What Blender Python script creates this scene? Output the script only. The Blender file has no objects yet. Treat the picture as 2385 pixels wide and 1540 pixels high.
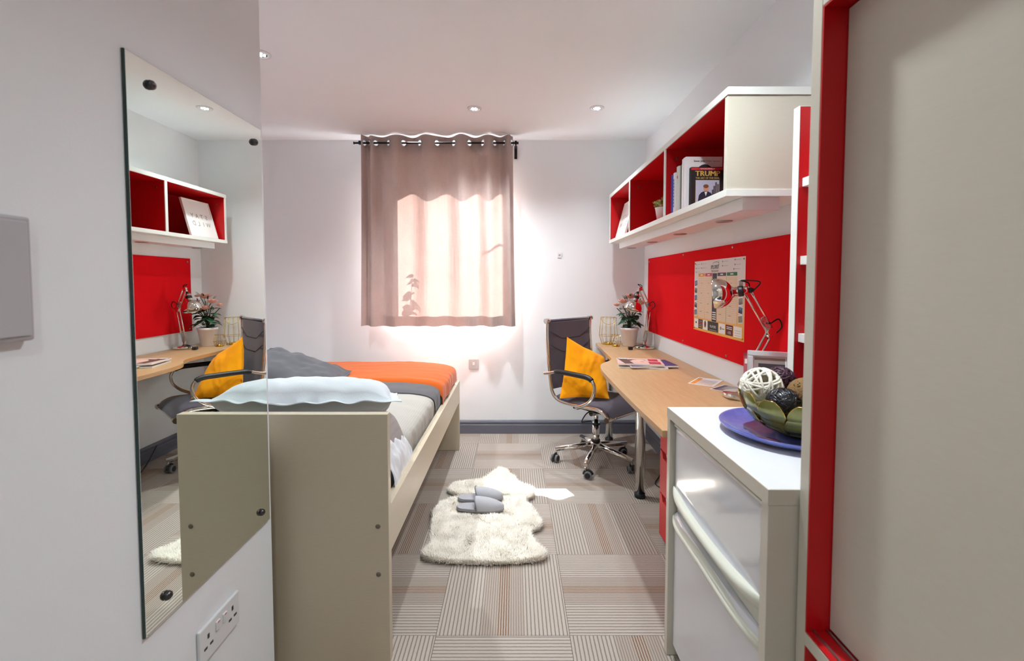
import bpy, math, random
from mathutils import Vector, Matrix, noise, Euler
R = math.radians
PI = math.pi
SC = bpy.context.scene
COL = SC.collection

# ------------------------------------------------------------------ camera
cam_d = bpy.data.cameras.new('camera')
cam = bpy.data.objects.new('camera', cam_d)
COL.objects.link(cam)
SC.camera = cam
cam_d.sensor_width = 36.0
cam_d.lens = 1044.0 / 2385.0 * 36.0
cam_d.shift_x = -5.5 / 2385.0
cam_d.shift_y = -68.0 / 2385.0
cam_d.clip_start = 0.02
cam.location = (0, 0, 1.32)
cam.rotation_euler = (R(90) - math.atan(45.0 / 1044.0), 0, 0)
cam_d.dof.use_dof = True
cam_d.dof.focus_distance = 2.5
cam_d.dof.aperture_fstop = 4.0

# ------------------------------------------------------------------ world, sun, exposure
SUN_DIR = Vector((0.45, -1.0, -0.93)).normalized()
w = bpy.data.worlds.new('sky')
SC.world = w
w.use_nodes = True
wn = w.node_tree
wn.nodes.clear()
wo = wn.nodes.new('ShaderNodeOutputWorld')
wb = wn.nodes.new('ShaderNodeBackground')
sk = wn.nodes.new('ShaderNodeTexSky')
sk.sky_type = 'NISHITA'
sk.sun_disc = False
sk.sun_elevation = math.asin(-SUN_DIR.z)
sk.sun_rotation = math.atan2(-SUN_DIR.x, -SUN_DIR.y)
wb.inputs['Strength'].default_value = 0.5
wn.links.new(sk.outputs[0], wb.inputs[0])
wn.links.new(wb.outputs[0], wo.inputs[0])

sun_d = bpy.data.lights.new('sun', 'SUN')
sun_d.energy = 34.0
sun_d.color = (0.98, 0.98, 1.0)
sun_d.angle = R(0.6)
sun = bpy.data.objects.new('sun', sun_d)
sun.rotation_euler = SUN_DIR.to_track_quat('-Z', 'Y').to_euler()
sun.location = (-3, 8, 6)
COL.objects.link(sun)

SPOT_W = 34.0
SC.view_settings.view_transform = 'Standard'
SC.view_settings.look = 'None'
SC.view_settings.gamma = 1.0
SC.view_settings.use_curve_mapping = False
SC.view_settings.exposure = 2.06
SC.cycles.max_bounces = 8
SC.cycles.diffuse_bounces = 5
SC.cycles.glossy_bounces = 4
SC.cycles.transparent_max_bounces = 12
SC.cycles.sample_clamp_indirect = 10.0
SC.cycles.adaptive_threshold = 0.08

# ------------------------------------------------------------------ room constants
YB, XR, XL, ZC, YF = 3.865, 1.12, -2.30, 2.525, -1.40
XM = -0.795            # plane of the wall that carries the mirror
YE = 1.436             # where that wall ends


# ------------------------------------------------------------------ materials
def lin(c):
    return tuple((x / 12.92 if x <= 0.04045 else ((x + 0.055) / 1.055) ** 2.4) for x in [v / 255.0 for v in c]) + (1.0,)


MATS = {}


class NT:
    """small wrapper for building node trees"""
    def __init__(self, name):
        self.m = bpy.data.materials.new(name)
        self.m.use_nodes = True
        self.t = self.m.node_tree
        self.p = self.t.nodes['Principled BSDF']
        self.o = self.t.nodes['Material Output']
        MATS[name] = self.m

    def n(self, kind, **kw):
        nd = self.t.nodes.new(kind)
        for k, v in kw.items():
            if hasattr(nd, k):
                setattr(nd, k, v)
        return nd

    def l(self, a, b):
        self.t.links.new(a, b)

    def math(self, op, a, b=None, c=None):
        nd = self.n('ShaderNodeMath', operation=op)
        for i, x in enumerate((a, b, c)):
            if x is None:
                continue
            if isinstance(x, (int, float)):
                nd.inputs[i].default_value = x
            else:
                self.l(x, nd.inputs[i])
        return nd.outputs[0]

    def mix(self, f, a, b):
        nd = self.n('ShaderNodeMix', data_type='RGBA')
        for s, x in ((nd.inputs[0], f), (nd.inputs[6], a), (nd.inputs[7], b)):
            if isinstance(x, (int, float, tuple)):
                s.default_value = x
            else:
                self.l(x, s)
        return nd.outputs[2]

    def coord(self, scale=None):
        tc = self.n('ShaderNodeTexCoord')
        out = tc.outputs['Object']
        if scale:
            mp = self.n('ShaderNodeMapping')
            mp.inputs['Scale'].default_value = scale
            self.l(out, mp.inputs[0])
            out = mp.outputs[0]
        return out

    def noise(self, scale, detail=2.0, co=None):
        nd = self.n('ShaderNodeTexNoise')
        nd.inputs['Scale'].default_value = scale
        nd.inputs['Detail'].default_value = detail
        if co is not None:
            self.l(co, nd.inputs['Vector'])
        return nd.outputs['Fac']

    def bump(self, h, strength, dist=0.01):
        b = self.n('ShaderNodeBump')
        b.inputs['Strength'].default_value = strength
        b.inputs['Distance'].default_value = dist
        self.l(h, b.inputs['Height'])
        self.l(b.outputs[0], self.p.inputs['Normal'])


def plain(name, c, rough=0.5, metal=0.0, var=0.04, nscale=12.0, bump=0.0, bscale=80.0, coat=0.0, spec=0.5, stretch=None):
    k = NT(name)
    col = lin(c)
    co = k.coord(stretch)
    f = k.noise(nscale, 3.0, co)
    a = tuple(min(1, x * (1 + var)) for x in col[:3]) + (1,)
    b = tuple(x * (1 - var) for x in col[:3]) + (1,)
    k.l(k.mix(f, a, b), k.p.inputs['Base Color'])
    k.p.inputs['Roughness'].default_value = rough
    k.p.inputs['Metallic'].default_value = metal
    k.p.inputs['Specular IOR Level'].default_value = spec
    if coat:
        k.p.inputs['Coat Weight'].default_value = coat
        k.p.inputs['Coat Roughness'].default_value = 0.05
    if bump:
        k.bump(k.noise(bscale, 3.0, co), bump, 0.003)
    return k.m


def fabric(name, c, rough=0.9, bump=0.35, weave=420.0, var=0.12, sheen=0.15, stripes=0.0):
    k = NT(name)
    col = lin(c)
    co = k.coord()
    f = k.noise(weave, 2.0, co)
    g = k.noise(7.0, 3.0, co)
    h = k.math('ADD', k.math('MULTIPLY', f, 0.6), k.math('MULTIPLY', g, 0.4))
    a = tuple(min(1, x * (1 + var)) for x in col[:3]) + (1,)
    b = tuple(x * (1 - var) for x in col[:3]) + (1,)
    cc = k.mix(h, a, b)
    if stripes:
        sx = k.n('ShaderNodeSeparateXYZ')
        k.l(co, sx.inputs[0])
        fr = k.math('FRACT', k.math('MULTIPLY', sx.outputs[0], 1.0 / 0.011))
        st = k.math('MULTIPLY', k.math('LESS_THAN', fr, 0.35), stripes)
        cc = k.mix(st, cc, tuple(x * 0.62 for x in col[:3]) + (1,))
    k.l(cc, k.p.inputs['Base Color'])
    k.p.inputs['Roughness'].default_value = rough
    k.p.inputs['Specular IOR Level'].default_value = 0.2
    k.p.inputs['Sheen Weight'].default_value = sheen
    k.bump(f, bump, 0.002)
    return k.m


M_WALL = plain('wall_paint', (236, 237, 240), 0.75, var=0.012, nscale=4, bump=0.08, bscale=160)
M_CEIL = plain('ceiling_paint', (238, 239, 242), 0.8, var=0.01, nscale=3, bump=0.05, bscale=160)
M_SKIRT = plain('skirting_grey', (104, 104, 116), 0.42, var=0.04)
M_LAM = plain('beige_laminate', (206, 199, 184), 0.38, var=0.035, nscale=30, bump=0.05, bscale=60, stretch=(1, 1, 9))
M_LAMH = plain('limed_laminate', (202, 189, 166), 0.42, var=0.07, nscale=34, bump=0.08, bscale=60, stretch=(1.2, 1.2, 16))
M_EDGE = plain('white_edge_laminate', (229, 231, 226), 0.4, var=0.02)
M_WHITE = plain('white_plastic', (226, 226, 228), 0.3, var=0.02)
M_RED = plain('red_laminate', (196, 6, 18), 0.38, var=0.05, nscale=60, bump=0.04, bscale=200)
M_REDM = plain('red_drawer_front', (198, 40, 42), 0.42, var=0.04)
M_FELT = fabric('red_felt', (226, 4, 20), 0.95, 0.4, 500, 0.10, 0.0)
M_CHROME = plain('chrome', (222, 218, 212), 0.06, 1.0, var=0.01)
M_STEEL = plain('brushed_steel', (176, 176, 178), 0.3, 1.0, var=0.05, nscale=60)
M_DSTEEL = plain('dark_steel', (90, 88, 92), 0.22, 1.0, var=0.05)
M_GOLD = plain('gold_wire', (206, 172, 84), 0.2, 1.0, var=0.03)
M_BLACK = plain('black_plastic', (22, 22, 26), 0.45, var=0.1)
M_RUBBER = plain('grey_rubber', (118, 118, 120), 0.7, var=0.05)
M_IRON = plain('black_iron', (34, 33, 36), 0.45, 0.4, var=0.1)
M_FRIDGE = plain('fridge_enamel', (214, 216, 222), 0.13, var=0.015, coat=0.5)
M_FRIDGE2 = plain('fridge_trim', (214, 214, 200), 0.3, var=0.02)
M_PAPER = plain('paper_white', (235, 233, 230), 0.6, var=0.01)
M_SHEET = fabric('white_cotton', (226, 228, 232), 0.9, 0.2, 300, 0.03, 0.1)
M_PIL = fabric('pale_linen', (206, 212, 217), 0.92, 0.35, 260, 0.05, 0.1)
M_DUVET = fabric('grey_beige_linen', (176, 171, 163), 0.95, 0.4, 260, 0.07, 0.1, stripes=0.18)
M_LOWP = fabric('mauve_grey_linen', (164, 155, 152), 0.95, 0.35, 260, 0.08, 0.1, stripes=0.15)
M_DKGREY = fabric('dark_grey_linen', (92, 91, 95), 0.95, 0.4, 260, 0.1, 0.15)
M_DKBLANKET = fabric('dark_grey_knit', (96, 93, 96), 0.95, 0.6, 150, 0.16, 0.15)
M_ORANGE = fabric('orange_throw', (196, 90, 22), 0.92, 0.4, 260, 0.08, 0.2)
M_YELLOW = fabric('mustard_cotton', (252, 160, 4), 0.9, 0.4, 320, 0.07, 0.05)
M_CHAIR = fabric('charcoal_upholstery', (84, 78, 92), 0.8, 0.5, 380, 0.16, 0.3)
M_SLIP = fabric('grey_felt', (180, 178, 184), 0.95, 0.4, 420, 0.08, 0.2)
M_SLIP2 = fabric('dark_grey_felt', (140, 138, 144), 0.95, 0.4, 420, 0.08, 0.2)
M_GREEN = plain('leaf_green', (46, 88, 58), 0.5, var=0.3, nscale=40)
M_GREEN2 = plain('succulent_green', (150, 158, 84), 0.6, var=0.35, nscale=60)
M_STEM = plain('stem_green', (70, 78, 44), 0.6, var=0.2)
M_ROSE = plain('rose_pink', (232, 176, 160), 0.7, var=0.14, nscale=50)
M_ROSE2 = plain('rose_cream', (240, 214, 196), 0.7, var=0.08, nscale=50)
M_SOIL = plain('soil_brown', (64, 44, 36), 0.95, var=0.3, nscale=90)
M_POT = plain('white_ceramic', (226, 218, 216), 0.28, var=0.015)
M_RAT_W = plain('rattan_white', (232, 226, 212), 0.55, var=0.06, nscale=60)
M_RAT_K = plain('rattan_black', (26, 24, 32), 0.3, var=0.2, nscale=60)
M_RAT_M = plain('rattan_plum', (62, 30, 50), 0.4, var=0.2, nscale=60)
M_TWINE = plain('brown_twine', (136, 102, 60), 0.8, var=0.25, nscale=160)
M_FUR = plain('cream_fleece', (255, 243, 231), 0.9, var=0.05, nscale=9)
M_HIDE = plain('sheep_hide', (244, 240, 228), 0.95, var=0.05)
M_LEDS = None


def emis(name, c, s):
    k = NT(name)
    k.p.inputs['Base Color'].default_value = (0.8, 0.8, 0.8, 1)
    nf = k.noise(20.0, 1.0, k.coord())
    k.l(k.mix(nf, lin(c), lin(c)), k.p.inputs['Emission Color'])
    k.p.inputs['Emission Strength'].default_value = s
    return k.m


M_LEDS = emis('lit_led_lens', (244, 248, 255), 9.0)


def carpet_mat():
    k = NT('striped_carpet')
    co = k.coord()
    sx = k.n('ShaderNodeSeparateXYZ')
    k.l(co, sx.inputs[0])
    x = sx.outputs[0]
    info = k.n('ShaderNodeObjectInfo')
    wob = k.math('MULTIPLY', k.math('SUBTRACT', k.noise(60.0, 2.0, co), 0.5), 0.0022)
    xx = k.math('ADD', x, wob)
    ax = k.math('ABSOLUTE', xx)
    mid = k.math('LESS_THAN', ax, 0.083)
    core = k.math('LESS_THAN', ax, 0.022)
    f1 = k.math('FRACT', k.math('MULTIPLY', k.math('ADD', xx, 3.0), 1.0 / 0.0150))
    l1 = k.math('LESS_THAN', f1, 0.30)
    f2 = k.math('FRACT', k.math('MULTIPLY', k.math('ADD', xx, 3.0), 1.0 / 0.0098))
    l2 = k.math('LESS_THAN', f2, 0.42)
    fib = k.noise(420.0, 2.0, co)
    big = k.noise(5.0, 2.0, co)
    light = k.mix(fib, lin((198, 187, 177)), lin((172, 161, 152)))
    dark = k.mix(fib, lin((146, 135, 126)), lin((126, 116, 108)))
    brown = k.mix(fib, lin((168, 150, 138)), lin((146, 130, 119)))
    rust = k.mix(fib, lin((136, 104, 82)), lin((118, 90, 72)))
    outer = k.mix(l1, light, dark)
    mline = k.mix(core, k.mix(0.55, brown, dark), rust)
    inner = k.mix(l2, k.mix(0.35, light, brown), mline)
    base = k.mix(mid, outer, inner)
    tint = k.mix(k.math('ADD', k.math('MULTIPLY', info.outputs['Random'], 0.6), k.math('MULTIPLY', big, 0.4)),
                 (0.86, 0.86, 0.86, 1), (1.05, 1.03, 1.02, 1))
    mul = k.n('ShaderNodeMix', data_type='RGBA', blend_type='MULTIPLY')
    mul.inputs[0].default_value = 1.0
    k.l(base, mul.inputs[6])
    k.l(tint, mul.inputs[7])
    k.l(mul.outputs[2], k.p.inputs['Base Color'])
    k.p.inputs['Roughness'].default_value = 0.97
    k.p.inputs['Specular IOR Level'].default_value = 0.1
    rel = k.math('SUBTRACT', k.math('MULTIPLY', fib, 0.7), k.math('MULTIPLY', l1, 0.6))
    k.bump(rel, 0.5, 0.003)
    return k.m


M_CARPET = carpet_mat()


def oak_mat():
    k = NT('oak_laminate')
    co = k.coord((16, 1.4, 16))
    a = k.noise(5.0, 6.0, co)
    b = k.noise(40.0, 4.0, k.coord((6, 0.5, 6)))
    c1 = k.mix(a, lin((214, 176, 132)), lin((176, 136, 95)))
    c2 = k.mix(k.math('MULTIPLY', b, 0.5), c1, lin((170, 128, 88)))
    k.l(c2, k.p.inputs['Base Color'])
    k.p.inputs['Roughness'].default_value = 0.38
    k.bump(b, 0.06, 0.002)
    return k.m


M_OAK = oak_mat()


def curtain_mat():
    k = NT('taupe_curtain')
    co = k.coord((1, 1, 0.35))
    f = k.noise(240.0, 3.0, co)
    g = k.noise(9.0, 4.0, k.coord((1.5, 1, 1)))
    h = k.math('ADD', k.math('MULTIPLY', f, 0.55), k.math('MULTIPLY', g, 0.45))
    col = k.mix(h, lin((202, 185, 179)), lin((166, 150, 145)))
    d = k.n('ShaderNodeBsdfDiffuse')
    t = k.n('ShaderNodeBsdfTranslucent')
    mx = k.n('ShaderNodeMixShader')
    mx.inputs[0].default_value = 0.040
    k.l(col, d.inputs[0])
    k.l(k.mix(h, lin((232, 190, 176)), lin((196, 152, 140))), t.inputs[0])
    bp = k.n('ShaderNodeBump')
    bp.inputs['Strength'].default_value = 0.25
    bp.inputs['Distance'].default_value = 0.002
    k.l(f, bp.inputs['Height'])
    k.l(bp.outputs[0], d.inputs['Normal'])
    k.l(d.outputs[0], mx.inputs[1])
    k.l(t.outputs[0], mx.inputs[2])
    k.l(mx.outputs[0], k.o.inputs[0])
    return k.m


M_CURTAIN = curtain_mat()


def glass_mat():
    k = NT('window_glass')
    tr = k.n('ShaderNodeBsdfTransparent')
    tr.inputs[0].default_value = (0.95, 0.97, 0.96, 1)
    gl = k.n('ShaderNodeBsdfGlossy')
    gl.inputs['Roughness'].default_value = 0.02
    mx = k.n('ShaderNodeMixShader')
    mx.inputs[0].default_value = 0.06
    nf = k.noise(2.0, 1.0, k.coord())
    k.l(k.mix(nf, (0.95, 0.95, 0.95, 1), (1, 1, 1, 1)), gl.inputs[0])
    k.l(tr.outputs[0], mx.inputs[1])
    k.l(gl.outputs[0], mx.inputs[2])
    k.l(mx.outputs[0], k.o.inputs[0])
    return k.m


M_GLASS = glass_mat()
M_MIRROR = plain('mirror_silver', (236, 241, 236), 0.008, 1.0, var=0.002)
M_MEDGE = plain('mirror_edge_green', (40, 62, 58), 0.2, var=0.05)


def plate_mat():
    k = NT('blue_glaze')
    co = k.coord()
    n1 = k.noise(9.0, 5.0, co)
    n2 = k.noise(60.0, 3.0, co)
    c = k.mix(n1, lin((70, 84, 170)), lin((128, 136, 206)))
    c = k.mix(k.math('MULTIPLY', n2, 0.45), c, lin((52, 70, 140)))
    # one dark red painted spot on the plate
    sx = k.n('ShaderNodeSeparateXYZ')
    k.l(co, sx.inputs[0])
    dx = k.math('ADD', sx.outputs[0], 0.105)
    dy = k.math('ADD', sx.outputs[1], 0.075)
    r2 = k.math('ADD', k.math('MULTIPLY', dx, dx), k.math('MULTIPLY', dy, dy))
    c = k.mix(k.math('LESS_THAN', r2, 0.00085), c, lin((110, 26, 62)))
    k.l(c, k.p.inputs['Base Color'])
    k.p.inputs['Roughness'].default_value = 0.16
    k.p.inputs['Coat Weight'].default_value = 0.4
    return k.m


M_PLATE = plate_mat()


def petal_mat():
    k = NT('olive_gold_glass')
    co = k.coord()
    f = k.noise(30.0, 2.0, co)
    k.l(k.mix(f, lin((150, 150, 76)), lin((92, 96, 38))), k.p.inputs['Base Color'])
    k.p.inputs['Roughness'].default_value = 0.22
    k.p.inputs['Metallic'].default_value = 0.3
    k.p.inputs['Coat Weight'].default_value = 0.5
    return k.m


M_PETAL = petal_mat()


# ------------------------------------------------------------------ mesh builder
class MB:
    def __init__(self):
        self.v, self.f, self.mi, self.sm = [], [], [], []

    def add(self, vs, fs, mi=0, smooth=False):
        b = len(self.v)
        self.v.extend([tuple(p) for p in vs])
        for f in fs:
            self.f.append(tuple(b + i for i in f))
            self.mi.append(mi)
            self.sm.append(smooth)
        return self

    def box(self, x0, x1, y0, y1, z0, z1, mi=0, mx=None):
        p = [(x, y, z) for z in (z0, z1) for y in (y0, y1) for x in (x0, x1)]
        if mx is not None:
            p = [tuple(mx @ Vector(q)) for q in p]
        return self.add(p, [(0, 2, 3, 1), (4, 5, 7, 6), (0, 1, 5, 4), (2, 6, 7, 3), (0, 4, 6, 2), (1, 3, 7, 5)], mi)

    def tube(self, pts, r, n=10, closed=False, mi=0, caps=True):
        P = [Vector(p) for p in pts]
        m = len(P)
        rr = r if isinstance(r, (list, tuple)) else [r] * m
        T = []
        for i in range(m):
            a = P[(i - 1) % m] if (closed or i > 0) else P[i]
            b = P[(i + 1) % m] if (closed or i < m - 1) else P[i]
            t = b - a
            T.append(t.normalized() if t.length > 1e-9 else Vector((0, 0, 1)))
        nrm = T[0].orthogonal().normalized()
        vs = []
        for i in range(m):
            nrm = nrm - T[i] * nrm.dot(T[i])
            nrm = nrm.normalized() if nrm.length > 1e-6 else T[i].orthogonal().normalized()
            bn = T[i].cross(nrm)
            for j in range(n):
                a = 2 * PI * j / n
                vs.append(P[i] + (nrm * math.cos(a) + bn * math.sin(a)) * rr[i])
        fs = []
        for i in range(m if closed else m - 1):
            for j in range(n):
                fs.append((i * n + j, i * n + (j + 1) % n, ((i + 1) % m) * n + (j + 1) % n, ((i + 1) % m) * n + j))
        self.add(vs, fs, mi, True)
        if caps and not closed:
            b = len(self.v) - m * n
            self.f.append(tuple(b + j for j in reversed(range(n))))
            self.f.append(tuple(b + (m - 1) * n + j for j in range(n)))
            self.mi += [mi, mi]
            self.sm += [False, False]
        return self

    def lathe(self, prof, n=24, c=(0, 0, 0), mx=None, mi=0, smooth=True):
        vs, fs = [], []
        c = Vector(c)
        m = len(prof)
        for (r, z) in prof:
            for j in range(n):
                a = 2 * PI * j / n
                p = Vector((r * math.cos(a), r * math.sin(a), z))
                vs.append((mx @ p if mx is not None else p) + c)
        for i in range(m - 1):
            for j in range(n):
                fs.append((i * n + j, i * n + (j + 1) % n, (i + 1) * n + (j + 1) % n, (i + 1) * n + j))
        if prof[0][0] > 1e-5:
            fs.append(tuple(reversed(range(n))))
        if prof[-1][0] > 1e-5:
            fs.append(tuple((m - 1) * n + j for j in range(n)))
        return self.add(vs, fs, mi, smooth)

    def cyl(self, a, b, r, n=16, mi=0):
        return self.tube([a, b], r, n, mi=mi)

    def sphere(self, c, r, nu=16, nv=10, mi=0, sc=(1, 1, 1)):
        prof = [(max(0, r * math.sin(PI * i / nv)), -r * math.cos(PI * i / nv)) for i in range(nv + 1)]
        prof[0] = (1e-6, -r)
        prof[-1] = (1e-6, r)
        return self.lathe(prof, nu, c, Matrix.Diagonal(sc), mi)

    def prism(self, poly, z0, z1, mi=0, mx=None):
        n = len(poly)
        vs = [Vector((x, y, z0)) for x, y in poly] + [Vector((x, y, z1)) for x, y in poly]
        if mx is not None:
            vs = [mx @ q for q in vs]
        fs = [tuple(reversed(range(n))), tuple(range(n, 2 * n))]
        fs += [(i, (i + 1) % n, n + (i + 1) % n, n + i) for i in range(n)]
        return self.add(vs, fs, mi)

    def grid(self, fn, nu, nv, mi=0, smooth=True, skip=None, flip=False):
        vs = [fn(i / nu, j / nv) for j in range(nv + 1) for i in range(nu + 1)]
        fs = []
        for j in range(nv):
            for i in range(nu):
                if skip and skip((i + .5) / nu, (j + .5) / nv):
                    continue
                a = j * (nu + 1) + i
                q = (a, a + 1, a + nu + 2, a + nu + 1)
                fs.append(tuple(reversed(q)) if flip else q)
        return self.add(vs, fs, mi, smooth)

    def mesh(self, name, mats):
        me = bpy.data.meshes.new(name)
        me.from_pydata(self.v, [], self.f)
        for m in (mats if isinstance(mats, (list, tuple)) else [mats]):
            me.materials.append(m)
        me.polygons.foreach_set('material_index', self.mi)
        me.polygons.foreach_set('use_smooth', self.sm)
        me.update()
        return me


def link(name, me, parent=None, world=True):
    o = bpy.data.objects.new(name, me)
    COL.objects.link(o)
    if parent is not None:
        o.parent = parent
        if world:
            off = Vector((0, 0, 0))
            q = parent
            while q is not None:
                off += q.location
                q = q.parent
            o.location = -off
    return o


def obj(name, mb, mats, parent=None, bevel=0.0, world=True, seg=2, sub=0):
    o = link(name, mb.mesh(name, mats), parent, world)
    if bevel:
        b = o.modifiers.new('bevel', 'BEVEL')
        b.width = bevel
        b.segments = seg
        b.limit_method = 'ANGLE'
        b.angle_limit = R(40)
    if sub:
        s = o.modifiers.new('sub', 'SUBSURF')
        s.levels = sub
        s.render_levels = sub
    return o


def tag(o, label, cat, group=None):
    o['label'] = label
    o['category'] = cat
    if group:
        o['group'] = group
    return o


def thing(name, label, cat, loc, group=None, rz=0.0):
    o = bpy.data.objects.new(name, None)
    o.empty_display_size = 0.05
    o.location = loc
    o.rotation_euler = (0, 0, rz)
    COL.objects.link(o)
    return tag(o, label, cat, group)


def struct(o):
    o['kind'] = 'structure'
    return o


def crom(pts, k=6, closed=False):
    P = [Vector(p) for p in pts]
    n = len(P)
    out = []
    for i in range(n if closed else n - 1):
        p0 = P[(i - 1) % n] if (closed or i > 0) else P[0]
        p1, p2 = P[i], P[(i + 1) % n]
        p3 = P[(i + 2) % n] if (closed or i + 2 < n) else P[-1]
        for j in range(k):
            t = j / k
            out.append(0.5 * ((2 * p1) + (p2 - p0) * t + (2 * p0 - 5 * p1 + 4 * p2 - p3) * t * t + (3 * p1 - p0 - 3 * p2 + p3) * t ** 3))
    if not closed:
        out.append(P[-1])
    return out


def text_geo(s, size, res=2):
    cu = bpy.data.curves.new('lettering', 'FONT')
    cu.body = s
    cu.size = size
    cu.align_x = 'CENTER'
    cu.align_y = 'CENTER'
    cu.resolution_u = res
    o = bpy.data.objects.new('lettering', cu)
    COL.objects.link(o)
    bpy.context.view_layer.update()
    me = o.evaluated_get(bpy.context.evaluated_depsgraph_get()).to_mesh()
    vs = [tuple(v.co) for v in me.vertices]
    fs = [tuple(p.vertices) for p in me.polygons]
    bpy.data.objects.remove(o)
    bpy.data.curves.remove(cu)
    return vs, fs


class Print:
    """flat printed matter on a plane: origin, right and up vectors and outward normal"""
    def __init__(self, org, right, up, nrm):
        self.o, self.r, self.u, self.n = Vector(org), Vector(right), Vector(up), Vector(nrm)
        self.mb = MB()
        self.mats = []
        self.k = 0

    def mi(self, m):
        if m not in self.mats:
            self.mats.append(m)
        return self.mats.index(m)

    def P(self, x, y, h):
        return self.o + self.r * x + self.u * y + self.n * h

    def rect(self, x0, x1, y0, y1, m, h=0.0003, rot=0.0):
        cx, cy = (x0 + x1) / 2, (y0 + y1) / 2
        c, s = math.cos(rot), math.sin(rot)
        q = [(cx + (x - cx) * c - (y - cy) * s, cy + (x - cx) * s + (y - cy) * c) for x, y in ((x0, y0), (x1, y0), (x1, y1), (x0, y1))]
        self.mb.add([self.P(x, y, h) for x, y in q], [(0, 1, 2, 3)], self.mi(m))

    def poly(self, pts, m, h=0.0003):
        self.mb.add([self.P(x, y, h) for x, y in pts], [tuple(range(len(pts)))], self.mi(m))

    def ell(self, cx, cy, rx, ry, m, h=0.0003, n=20, a0=0, a1=2 * PI):
        self.poly([(cx + rx * math.cos(a0 + (a1 - a0) * i / n), cy + ry * math.sin(a0 + (a1 - a0) * i / n)) for i in range(n if a1 - a0 > 6.2 else n + 1)], m, h)

    def text(self, s, x, y, size, m, h=0.0006, sx=1.0, bold=0.0):
        vs, fs = text_geo(s, size)
        i = self.mi(m)
        for d in ((0,) if not bold else (-bold, 0, bold)):
            self.mb.add([self.P(x + (v[0] + d) * sx, y + v[1], h + abs(d) * .05 + (0.00004 if d > 0 else 0)) for v in vs], fs, i)

    def build(self, name, parent, world=True):
        return obj(name, self.mb, self.mats, parent, world=world)


def ink(name, c):
    return MATS.get(name) or plain(name, c, 0.6, var=0.05, nscale=60)


def pillow_geo(mb, w, h, t, mapf, flange=0.0, nu=44, nv=34, wr=0.006, seed=0.0, pw=2.6, mi=0, pinch=0.05, ex=0.55):
    """cushion body: two bulged faces meeting in a seam, with an optional flat flange"""
    tw, th = w / 2 + flange, h / 2 + flange

    def shape(a, b, side):
        u, v = a * 2 - 1, b * 2 - 1
        x, y = u * tw, v * th
        uu, vv = min(1, abs(x) / (w / 2)), min(1, abs(y) / (h / 2))
        e = ((1 - uu ** pw) * (1 - vv ** pw))
        z = t / 2 * (max(0, e) ** ex)
        x *= 1 - pinch * (1 - v * v) * (abs(u) ** 3) * 0.5
        y *= 1 - pinch * (1 - u * u) * (abs(v) ** 3) * 0.5
        nz = noise.noise((x * 9 + seed, y * 9 - seed, side * 3 + seed)) + 0.5 * noise.noise((x * 22 + seed, y * 20, side + 7))
        edge = noise.noise((x * 14 + seed, y * 14, 5.0)) * wr * (1.6 if flange else 0.7)
        zz = side * (z + wr * nz * (0.25 + e) + 0.0012) + edge * (1 - e)
        return mapf(x, y, zz)
    mb.grid(lambda a, b: shape(a, b, 1), nu, nv, mi)
    mb.grid(lambda a, b: shape(a, b, -1), nu, nv, mi, flip=True)
    rim = [(0, j) for j in range(nv)] + [(i, nv) for i in range(nu)] + [(nu, nv - j) for j in range(nv)] + [(nu - i, 0) for i in range(nu)]
    pts1 = [shape(i / nu, j / nv, 1) for i, j in rim]
    pts0 = [shape(i / nu, j / nv, -1) for i, j in rim]
    n = len(rim)
    mb.add(pts1 + pts0, [(i, (i + 1) % n, n + (i + 1) % n, n + i) for i in range(n)], mi, True)
    return mb


# ================================================================== THE SETTING
# floor slab and its carpet tiles
fl = struct(obj('floor', MB().box(XL - .1, XR + .1, YF - .1, YB + .1, -0.12, -0.006), plain('concrete_subfloor', (110, 104, 98), 0.95)))
tile_me = None
random.seed(3)
G = 0.0009
tb = MB().box(-.25 + G, .25 - G, -.25 + G, .25 - G, -0.0055, 0.0)
tile_me = tb.mesh('carpet_tile', M_CARPET)


def cut_tile(x0, x1, y0, y1, cx, cy, rot):
    m = MB()
    if rot:
        m.box(y0 - cy + G, y1 - cy - G, -(x1 - cx) + G, -(x0 - cx) - G, -0.0055, 0.0)
    else:
        m.box(x0 - cx + G, x1 - cx - G, y0 - cy + G, y1 - cy - G, -0.0055, 0.0)
    return m.mesh('carpet_tile', M_CARPET)


for i in range(-5, 3):
    for j in range(-6, 6):
        x0, y0 = 0.207 + 0.5 * i - 0.5, 1.62 + 0.5 * j
        cx, cy = x0 + .25, y0 + .25
        xa, xb, ya, yb = max(x0, XL), min(x0 + .5, XR), max(y0, YF), min(y0 + .5, YB)
        if xb - xa < 0.01 or yb - ya < 0.01:
            continue
        if xb < XM - 0.15 and yb < YE - 0.1:
            continue
        rot = (i + j) % 2 == 1
        full = xb - xa > .499 and yb - ya > .499
        me = tile_me if full else cut_tile(xa, xb, ya, yb, cx, cy, rot)
        o = link('carpet_tile', me, fl)
        o.location = (cx, cy, 0)
        o.rotation_euler = (0, 0, R(90) if rot else 0)

struct(obj('ceiling', MB().box(XL - .1, XR + .1, YF - .1, YB + .4, ZC, ZC + 0.12), M_CEIL))

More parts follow.
